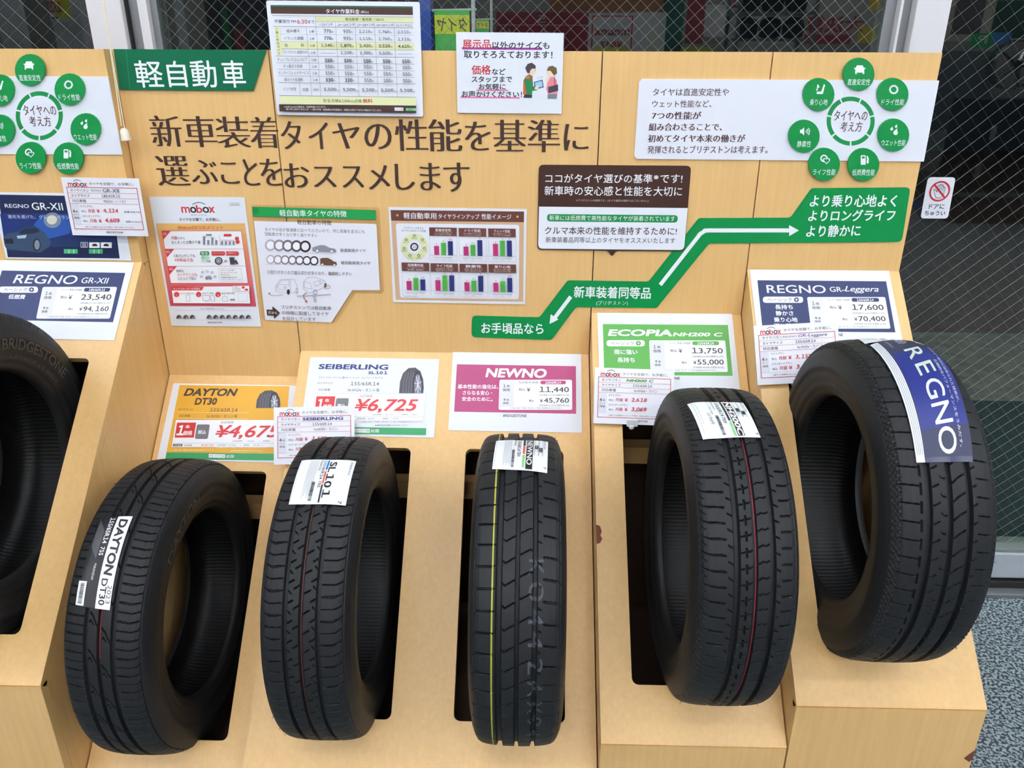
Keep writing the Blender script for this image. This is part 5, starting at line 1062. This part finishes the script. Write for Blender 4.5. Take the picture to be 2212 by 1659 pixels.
# black / white strip label
tx, rc, ln = stick(T_DAY, [(218, 1118), (288, 1117), (238, 1318), (168, 1309)], (24, 23, 26), label='black and white label strip')
rc(0, 1, .56, 1, (240, 240, 246), 'white_band', 24); tx('DAYTON', .04, .66, .66, .90, (34, 30, 34), 'h', .1, 3); tx('DT30', .70, .96, .64, .82, (34, 30, 34), 'b'); tx('2023', .76, .94, .85, .97, (60, 60, 66), 'r')
tx('155/65R14  75S', .02, .46, .36, .50, (236, 236, 240), 'b'); tx('PSR0ND60', .55, .72, .30, .37, (220, 220, 224), 'm'); rc(.74, .99, -.05, .20, (236, 236, 240), 'white_band'); barcode(rc, .76, .97, .02, .14)
for k in range(7): ln(.06+.02*k, .10+k*.035, .38+.02*k, .10+k*.035, .006, (130, 130, 136))
# white label with blue, orange, black bars
tx, rc, ln = stick(T_SEI, [(652, 996), (770, 998), (747, 1093), (624, 1091)], (240, 244, 248), label='white paper label with blue, orange and black bars')
rc(.03, .28, .505, .535, (0, 116, 196)); rc(.32, .60, .505, .535, (226, 96, 66)); rc(.62, .97, .505, .535, (46, 44, 48)); tx('SL101', .08, .88, .555, .685, BLK, 'b', 0, 4); tx('155/65R14 75S', .03, .68, .44, .49, BLK, 'm'); tx('PSR89376', .03, .30, .375, .415, (70, 70, 76), 'r', 0, 1); tx('SEIBERLING', .06, .40, .925, .96, (80, 80, 100), 'r', 0, 1); tx('7', .93, .985, .86, .92, BLK, 'm')
for k in range(6): ln(.03, .20+k*.028, .9-.05*(k % 3), .20+k*.028, .003, (150, 150, 156))
barcode(rc, .56, .95, .325, .385); ln(.03, .03, .96, .03, .003, (180, 180, 186))
# white label with orange / green bars
tx, rc, ln = stick(T_NEW, [(1072, 954), (1184, 956), (1182, 1023), (1063, 1015)], (240, 244, 248), label='white paper label with a black name band')
rc(.02, .97, .60, .725, (34, 30, 32), 'black_band'); tx('NEWNO', .04, .86, .615, .71, WH, 'b', 0, 4); rc(.02, .27, .535, .575, (44, 40, 40)); rc(.29, .56, .535, .575, (226, 96, 66)); rc(.59, .93, .535, .575, (130, 204, 120)); tx('155/65R14 75H', .04, .64, .43, .50, BLK, 'm'); tx('PSR08423', .03, .27, .365, .405, (90, 90, 96), 'r', 0, 1); barcode(rc, .42, .95, .335, .385); tx('BRIDGESTONE', .05, .38, .925, .955, (90, 90, 96), 'b', .2, 1); tx('7', .88, .94, .93, .975, BLK, 'm')
for k in range(5): ln(.03, .19+k*.03, .92-.07*(k % 2), .19+k*.03, .003, (150, 150, 156))
for a, b_ in ((.28, .76), (.36, .84)): rc(a, a+.12, b_, b_+.06, (40, 40, 44)); tx('A' if b_ > .8 else 'b', a+.03, a+.09, b_+.015, b_+.045, WH, 'm', 0, 1)
for b_ in (.76, .84): ln(.06, b_-.005, .62, b_-.005, .003, (120, 120, 126)); ln(.06, b_+.065, .62, b_+.065, .003, (120, 120, 126))
ln(.03, .03, .96, .03, .003, (180, 180, 186))
# white label with green bar
tx, rc, ln = stick(T_ECO, [(1484, 875), (1605, 872), (1643, 946), (1518, 951)], (240, 244, 248), label='white paper label with black band and green bar')
rc(.02, .97, .615, .735, (46, 40, 40), 'black_band'); tx('NH200C', .02, .96, .63, .72, WH, 'h', .1, 3); rc(.02, .60, .555, .59, (46, 40, 40)); rc(.62, .97, .555, .59, (130, 204, 120)); tx('155/65R14 75H', .04, .66, .455, .52, BLK, 'm'); tx('PSR00449', .03, .28, .385, .42, (80, 80, 86), 'r', 0, 1); tx('メーカー希望小売価格', .04, .42, .31, .345, (90, 90, 96), 'r', 0, 1); tx('13,750円', .38, .68, .225, .29, (60, 60, 70), 'r', 0, 2); barcode(rc, .46, .95, .355, .41); tx('BRIDGESTONE', .05, .36, .925, .955, (90, 90, 96), 'b', .2, 1); tx('7', .90, .96, .93, .97, BLK, 'm')
for a, b_ in ((.26, .77), (.34, .85)): rc(a, a+.10, b_, b_+.055, (40, 40, 44))
for b_ in (.77, .85): ln(.04, b_-.005, .52, b_-.005, .003, (120, 120, 126)); ln(.04, b_+.06, .52, b_+.06, .003, (120, 120, 126))
ln(.03, .05, .9, .05, .003, (180, 180, 186)); ln(.03, .10, .7, .10, .003, (180, 180, 186))
# long blue label and folded white label above it
tx, rc, ln = stick(T_REG, [(1879, 748), (2003, 745), (2101, 998), (1978, 1000)], (40, 42, 66), label='long blue label with a white text strip', na=40, m=mat('blue_label', (50, 54, 84), .25))
rc(0, .97, .155, 1, (44, 48, 78), 'blue_area', 30); rc(.22, .82, .17, .98, (34, 46, 124), 'blue_area', 24); rc(0, 1, 0, .15, (236, 238, 244), 'white_strip', 30)
for ch, a0, a1, c in (('R', .20, .325, (206, 214, 190)), ('E', .375, .475, (206, 214, 200)), ('G', .52, .65, (214, 218, 214)), ('N', .68, .80, WH), ('O', .82, .96, WH)): tx(ch, a0, a1, .43, .73, c, 'm', 0, 4)
tx('手のひら一枚分に込められた技術が、', .22, .70, .88, .935, (226, 228, 240), 's', 0, 1); tx('圧倒的なパフォーマンスをうみだす。', .38, .93, .785, .84, (226, 228, 240), 's', 0, 1); rc(.0, .14, .80, .97, WH, 'white_strip'); tx('BRIDGESTONE', .015, .115, .85, .92, BLK, 'b', .2, 1); tx('GREAT BALANCE', .02, .14, .27, .31, (190, 192, 210), 's', 0, 1)
hx = [(.07+.045*math.cos(math.pi*k/3), .55+.10*math.sin(math.pi*k/3)) for k in range(6)]
for k in range(6): ln(*hx[k], *hx[(k+1) % 6], .004, (190, 192, 210), 'hexagon_mark')
for k in range(3): ln(*hx[k], *hx[k+3], .004, (190, 192, 210), 'hexagon_mark')
for k in range(4): ln(.02, .03+k*.03, .96, .03+k*.03, .004, (150, 150, 158))
tx, rc, ln = stick(T_REG, [(1846, 733), (1974, 731), (1994, 743), (1868, 745)], (236, 240, 244), label='white paper label folded over the tyre top')
rc(.1, .9, .55, .60, (70, 60, 56)); barcode(rc, .2, .9, .36, .44)
for b_ in (.14, .20, .26, .70, .76): ln(.1, b_, .8, b_, .004, (150, 150, 156))
# moulded lettering on sidewalls (right-hand side faces)
def side_text(T, s, psi0, psi1, r0, r1, w='b', lift=.0006, side=1, m=RUBBER3):
    a = Acc('moulded_lettering', m, T.root); ACCS.append(a); us = np.array([p[0] for p in SIDE[:10]])/1000; rs = np.array([p[1] for p in SIDE[:10]])/1000
    def mp(nx, ny, l):
        r = r0+(r1-r0)*ny; ps = math.radians(psi0+(psi1-psi0)*nx); u = float(np.interp(r, rs[::-1], us[::-1]))+lift+l
        return (side*u*T.k*T.wide, r*math.sin(ps)*T.k, r*math.cos(ps)*T.k+R0*T.k)
    TEXTQ.append((a, s, mp, w, .0, 3, .5))
side_text(T_DAY, 'DAYTON', -36, 4, .214, .234); side_text(T_DAY, 'DT30', 9, 22, .219, .229, 'm'); side_text(T_SEI, 'SEIBERLING', -48, 10, .214, .234); side_text(T_SEI, 'SL101', 14, 28, .220, .230, 'm')
side_text(T_FAR, 'BRIDGESTONE', 14, 62, .214, .232, 'm'); side_text(T_FAR, '185/65R15 88H', 20, 60, .198, .206, 'r'); side_text(T_FAR, 'REGNO', -40, -8, .214, .234, 'm')
# faint chalky mould numbers on the tread of the straight-on tyre
INKW = Acc('stamped_numbers', mat('chalk_ink', (70, 73, 80), .7), T_NEW.root); ACCS.append(INKW)
def stamp(T, acc_, st, p0, p1, s0, s1):
    def mp(nx, ny, l):
        ph = math.radians(p0+(p1-p0)*nx); sv = s0+(s1-s0)*ny; dep = float(T.fn(np.array([[sv]]), np.array([[ph*R0]]))[0, 0]); u, r = prof(np.array(sv)); v = T.place(u, r-dep+.0003+l, np.array(ph)); return (float(v[0]), float(v[1]), float(v[2]))
    TEXTQ.append((acc_, st, mp, 't', 0, 3, .08))
for st, p0, p1 in (('K', 44, 39), ('0', 37, 31), ('4', 28.5, 23.5), ('4', 21.5, 16), ('2', 13, 7.5), ('A', 5, -1), ('X', -3, -9), ('9', -11, -16), ('H', -22, -28), ('M', -30, -36)): stamp(T_NEW, INKW, st, p0, p1, .0165, .0385)
# vent spews: fine rubber whiskers
for T, n in ((T_SEI, 44), (T_NEW, 18), (T_ECO, 16), (T_REG, 14), (T_DAY, 10)):
    b = bmesh.new(); r_ = random.Random(n)
    for i in range(n):
        sg = r_.choice((-1, 1)); ph = math.radians(r_.uniform(-50, 150)); s0 = sg*r_.uniform(.052, .070); u, r = prof(np.array(s0))
        A = Vector([float(v) for v in T.place(u, r-.001, np.array(ph))]); B = Vector([float(v) for v in T.place(u+sg*.002, r+.003, np.array(ph+r_.uniform(-.01, .01)))]); tube(b, [A, B], .00045, 3)
    tag(obj('rubber_whiskers', b, RUBBER2, T.root), kind='stuff')
# ================================================================== the shop behind the camera, seen only as a reflection in the glass
def virt(px, py, yr):
    """pixel seen by reflection -> real point at depth yr (negative = behind the camera)"""
    p = Plane((0, 2*YW-yr, 0), (0, -1, 0)).hit(px, py); return Vector((p.x, yr, p.z))
def vrect(x0, y0, x1, y1, yr): a, b_ = virt(x0, y0, yr), virt(x1, y1, yr); return min(a.x, b_.x), max(a.x, b_.x), min(a.z, b_.z), max(a.z, b_.z)
def brighter(c): return tuple(min(240, int(v*1.45)) for v in c)
def vbox(name, label, cat, x0, y0, x1, y1, yr, m, depth=.02, zmin=None, kids=(), group=None):
    xa, xb, za, zb = vrect(x0, y0, x1, y1, yr)
    if zmin is not None: za = zmin
    e = empty(name, ((xa+xb)/2, yr, za)); tag(e, label, cat, group); cx = (xa+xb)/2
    boxo('body', xa-cx, xb-cx, -depth, 0, 0, zb-za, m, e)
    for i, (nm, u0, v0, u1, v1, c) in enumerate(kids):   # u from left as seen in the reflection, v from the top
        w_, h_ = xb-xa, zb-za; boxo(nm, xa-cx+u0*w_, xa-cx+u1*w_, .0005, .002+.0015*i, h_*(1-v1), h_*(1-v0), ink(brighter(c)), e)
    return e, xa, xb, za, zb
def vtext(e, st, xa, xb, z, h, y, col, w='m'):
    """lettering facing the window (+y); reads normally for somebody in the shop"""
    a = Acc('lettering', ink(col), e); ACCS.append(a); o = Vector(e.location)
    TEXTQ.append((a, st, lambda nx, ny, l: (xb-(xb-xa)*nx-o.x, y+l-o.y, z+h*ny-o.z), w, 0, 2))
YR = -4.4
FG = (70, 190, 80); FY = (226, 226, 50)
# banners and a blue column stand outside; their print is seen from the back
def out_rect(x0, y0, x1, y1, y): a_, b_ = Plane((0, y, 0), (0, -1, 0)).hit(x0, y0), Plane((0, y, 0), (0, -1, 0)).hit(x1, y1); return a_.x, b_.x, b_.z, a_.z
def flag(x0, y0, x1, y, label, extra):
    xa, xb, za, zb = out_rect(x0, y0, x1, 150, y); e = empty('banner_flag', (xa, y, 0)); tag(e, label, 'banner'); w_ = xb-xa; za = .35; h_ = zb-za
    boxo('cloth', 0, w_, 0, .004, za, zb, ink(FG, .8), e); boxo('yellow_band', 0, w_, -.002, 0, zb-.26*w_/.42, zb-.05*w_/.42, ink(FY, .8), e)
    if extra: boxo('white_band', .10*w_, .34*w_, -.002, 0, za+.3, zb-.34, ink((226, 226, 226), .8), e); boxo('yellow_stripe', .5*w_, .96*w_, -.002, 0, za+.2, zb-.36, ink(FY, .8), e)
    a_ = Acc('lettering', ink((40, 62, 40)), e); ACCS.append(a_); hh = .15*w_/.42; zc = zb-.23*w_/.42
    TEXTQ.append((a_, 'タイヤ', lambda nx, ny, l: (w_*(.93-.86*nx), -.004-l, zc+hh*ny), 'm', 0, 2))
    b = bmesh.new(); tube(b, [(w_+.015, .01, 0), (w_+.015, .01, zb+.12)], .009, 8); obj('pole', b, WHITE_PAINT, e); b = bmesh.new(); tube(b, [(-.01, .01, zb), (w_+.03, .01, zb+.004)], .005, 6); obj('top_rod', b, WHITE_PAINT, e); b = bmesh.new(); tube(b, [(w_+.015, .01, -.06), (w_+.015, .01, .03)], [.12, .10], 14); obj('base', b, DARK, e)
flag(938, 22, 1016, 3.6, 'larger green and yellow banner outside, behind the wired glass', True)
flag(1028, 42, 1057, 5.6, 'smaller green and yellow banner outside, further from the glass', False)
xa, xb, za, zb = out_rect(903, 0, 930, 10, 4.2); e = empty('blue_column', ((xa+xb)/2, 4.2, 0)); tag(e, 'bright blue painted column outside behind the wired glass', 'column'); boxo('shaft', -(xb-xa)/2, (xb-xa)/2, 0, .12, -.05, 2.6, ink((40, 84, 190), .6), e, .004); boxo('plinth', -(xb-xa)/2-.02, (xb-xa)/2+.02, -.02, .14, -.06, .1, DARK, e)
e, xa, xb, za, zb = vbox('red_signboard', 'dark red signboard with white kana behind the camera', 'signboard', 1072, 26, 1268, 140, YR-.3, ink(brighter((120, 30, 40)), .6), .03, None, [('white_line', 0, .235, 1, .25, (200, 200, 200))]); vtext(e, 'パーク', xa+.04, xa+.62, zb-(zb-za)*.6, (zb-za)*.28, YR-.29, (226, 220, 216)); vtext(e, '5', xa+.4, xa+.48, zb-(zb-za)*.2, (zb-za)*.14, YR-.29, (226, 220, 216))
e, xa, xb, za, zb = vbox('subscription_board', 'white poster board with red rounded frame behind the camera', 'poster', 1272, 28, 1368, 160, YR, ink(brighter((206, 208, 206)), .6), .02, None, [('red_frame', .07, .04, .93, .06, (190, 50, 50)), ('red_frame', .07, .04, .1, .98, (190, 50, 50)), ('red_frame', .9, .04, .93, .98, (190, 50, 50)), ('yellow_band', .15, .55, .85, .63, (220, 200, 80))])
vtext(e, 'mobox', xa+.06, xb-.06, zb-(zb-za)*.36, (zb-za)*.14, YR+.008, (190, 60, 60), 'b'); vtext(e, '¥847', xa+.12, xb-.12, zb-(zb-za)*.56, (zb-za)*.1, YR+.008, (200, 60, 60), 'b')
vbox('grey_cabinet', 'pale grey cabinet front beside the poster board', 'cabinet', 1370, 26, 1430, 170, YR-.02, ink(brighter((170, 172, 168)), .6), .4, 0, [('note', .5, .08, .85, .4, (206, 196, 150))])
vbox('brown_fascia', 'long brown wooden fascia above the signboards', 'fascia', 1190, -40, 1432, 24, YR-.5, ink(brighter((120, 78, 48)), .7), .06)
vbox('green_shelf_unit', 'dark green shelf unit behind the camera', 'shelf', 1432, -20, 1470, 120, YR-.62, ink(brighter((20, 70, 56)), .7), .3, 0)
vbox('low_counter', 'long white service counter at the back of the shop', 'counter', 1440, 94, 1912, 160, YR-1.1, ink(brighter((120, 118, 112)), .6), .5, 0, [('yellow_tray', .02, .02, .2, .22, (150, 150, 60))])
vbox('red_post', 'narrow dark red post by the counter', 'post', 1490, -30, 1516, 100, YR-1.7, ink(brighter((110, 34, 34)), .6), .05)
vbox('notice_board', 'white notice board with grey panel on the rear wall', 'notice board', 1526, 10, 1572, 80, YR-1.8, ink(brighter((160, 162, 160)), .6), .02)
e, xa, xb, za, zb = vbox('sale_poster', 'wide white poster with huge red characters on the rear wall', 'poster', 1570, -40, 1912, 110, YR-2.2, ink(brighter((132, 130, 126)), .7), .02, None, [('red_bar', .50, .76, .78, .90, (120, 40, 44)), ('yellow_badge', .82, .64, .98, .88, (180, 150, 50)), ('yellow_badge', .86, .2, .98, .4, (190, 140, 40))])
vtext(e, '大決算', xa+(xb-xa)*.5, xa+(xb-xa)*.84, za+(zb-za)*.27, (zb-za)*.24, YR-2.19, (176, 40, 56), 'b'); vtext(e, '大売出', xa+(xb-xa)*.02, xa+(xb-xa)*.28, za+(zb-za)*.62, (zb-za)*.24, YR-2.19, (176, 40, 56), 'b')
# bundles wrapped in black film on a steel rack
BAG = mat('black_film', (14, 14, 18), .18)
rx = [virt(x, 60, YR+.2).x for x in (1612, 1662, 1712)]; z0 = virt(1660, 84, YR+.2).z; z1 = z0+.215
for i in range(6):
    b = bmesh.new(); lathe_pts(b, [(0, .05), (.02, .088), (.10, .098), (.15, .085), (.18, .03)], 16, lambda u, r, a: Vector((r*math.cos(a)*(1+.08*math.sin(3*a)), r*math.sin(a), u)))
    bmesh.ops.holes_fill(b, edges=b.edges[:]); o = smooth(obj('wrapped_bundle', b, BAG)); o.location = (rx[i % 3], YR+.2, (z0, z1)[i//3]+.001); tag(o, 'black film-wrapped bundle, %s of the %s rack shelf behind the camera' % (('right', 'middle', 'left')[i % 3], ('lower', 'upper')[i//3]), 'bundle', 'wrapped bundles behind the camera')
e = empty('steel_rack', ((rx[0]+rx[2])/2, YR+.2, 0)); tag(e, 'grey steel rack carrying the wrapped bundles', 'rack'); hw = abs(rx[2]-rx[0])/2+.14
for zz in (z0, z1): boxo('shelf', -hw, hw, -.2, .2, zz-.02, zz, ALU, e)
for xx in (-hw, hw-.03):
    for yy in (-.23, .2): boxo('upright', xx, xx+.03, yy, yy+.03, 0, z1+.25, ALU, e)
# left part
vbox('door_leaf', 'pale green-white door leaf reflected beside the left mullion', 'door', 386, -30, 432, 400, YR-.6, ink(brighter((190, 200, 192)), .6), .05, 0, [('sticker', .35, .31, .75, .40, (90, 92, 90))])
vbox('dark_shelving', 'dark shelving with red boxes behind the camera', 'shelving', 436, -30, 572, 160, YR-1, ink(brighter((34, 32, 34)), .6), .3, 0, [('red_box', .5, .2, .68, .62, (110, 40, 36)), ('green_box', .3, .1, .42, .9, (30, 90, 50)), ('white_box', .06, .3, .2, .6, (140, 140, 140))])
vbox('glazed_cabinet', 'grey framed cabinet behind the camera, by the left mullion', 'cabinet', 322, -20, 384, 400, YR-.9, ink(brighter((60, 62, 62)), .5), .3, 0, [('frame_bar', 0, .0, .2, 1, (130, 138, 132)), ('frame_bar', .2, .06, 1, .075, (130, 138, 132)), ('yellow_card', .35, .16, .62, .25, (150, 140, 50))])
e, xa, xb, za, zb = vbox('price_banner', 'white hanging banner with a yellow price panel, seen in the left pane', 'banner', 96, -25, 156, 46, YR, ink(brighter((190, 196, 194)), .6), .01, None, [('yellow_panel', .32, .0, 1, .9, (220, 206, 40)), ('black_strip', .1, .86, .34, .93, (40, 40, 60))]); vtext(e, '8,920', xa+(xb-xa)*.02, xa+(xb-xa)*.62, za+(zb-za)*.22, (zb-za)*.4, YR+.012, (176, 50, 50), 'b')
vbox('white_pillar', 'white pillar reflected in the left pane', 'pillar', 160, -40, 184, 400, YR-.2, ink(brighter((180, 188, 184)), .6), .2, 0)
vbox('grey_partition', 'grey-green partition wall behind the camera at left', 'partition', -160, -60, 100, 300, YR-.8, ink(brighter((165, 176, 168)), .7), .1, 0, [('post', .66, 0, .72, 1, (130, 142, 136)), ('low_panel', 0, .38, 1, .42, (150, 156, 152))])
# right part
vbox('beige_wall_panel', 'beige partition wall with posters reflected in the right door pane', 'partition', 2040, -60, 2400, 90, YR-.6, ink(brighter((150, 144, 130)), .7), .08, None, [('poster', .1, .2, .26, .9, (70, 66, 64)), ('green_poster', .32, .40, .85, .95, (30, 62, 50))])
e, xa, xb, za, zb = vbox('green_sign', 'small green sign reflected in the right door pane', 'sign', 2102, 72, 2140, 102, YR, ink(brighter((20, 130, 70)), .5), .01); vtext(e, 'P', xa+.05, xb-.05, za+.03, (zb-za)*.6, YR+.008, (230, 230, 230), 'b')
vbox('blue_screen_panel', 'small blue panel beside the green sign in the reflection', 'panel', 2146, 70, 2182, 96, YR-.1, ink(brighter((60, 110, 170)), .5), .02)
vbox('dark_product_shelf', 'black product shelf with white price tags in the right reflection', 'shelf', 2112, 215, 2300, 420, YR+1.0, ink(brighter((12, 12, 12)), .6), .4, 0, [('price_tag', .18, .2, .23, .32, (120, 120, 120)), ('price_tag', .12, .5, .17, .62, (120, 120, 120)), ('shelf_edge', 0, .74, 1, .78, (90, 96, 96))])
vbox('grey_fridge_unit', 'grey unit with printed sheets reflected beside the right stand', 'cabinet', 2020, 110, 2108, 330, YR+.3, ink(brighter((74, 80, 80)), .5), .3, 0, [('sheet', .1, .48, .9, .74, (120, 124, 122)), ('blue_strip', .05, .94, .8, .99, (40, 90, 150))])
# chrome wheel on display
p = virt(2190, 140, YR+.4); b = bmesh.new()
CH_ = mat('chrome', (210, 212, 216), .12, 1.0)
e = empty('alloy_wheel', (p.x, p.y, p.z-.2)); tag(e, 'shiny alloy wheel on the display shelf in the right reflection', 'wheel')
lathe_pts(b, [(-.06, .20), (-.07, .205), (0, .19), (.07, .205), (.06, .20)], 28, lambda u, r, a: Vector((r*math.cos(a), u, .2+r*math.sin(a)))); smooth(obj('rim', b, CH_, e))
for k in range(5):
    a = 2*math.pi*k/5; b = bmesh.new(); tube(b, [(0.03*math.cos(a), .05, .2+.03*math.sin(a)), (.19*math.cos(a), .05, .2+.19*math.sin(a))], [.022, .014], 6); obj('spoke', b, CH_, e)
b = bmesh.new(); tube(b, [(0, .02, .2), (0, .07, .2)], .04, 12); obj('hub', b, CH_, e)

flush_text()
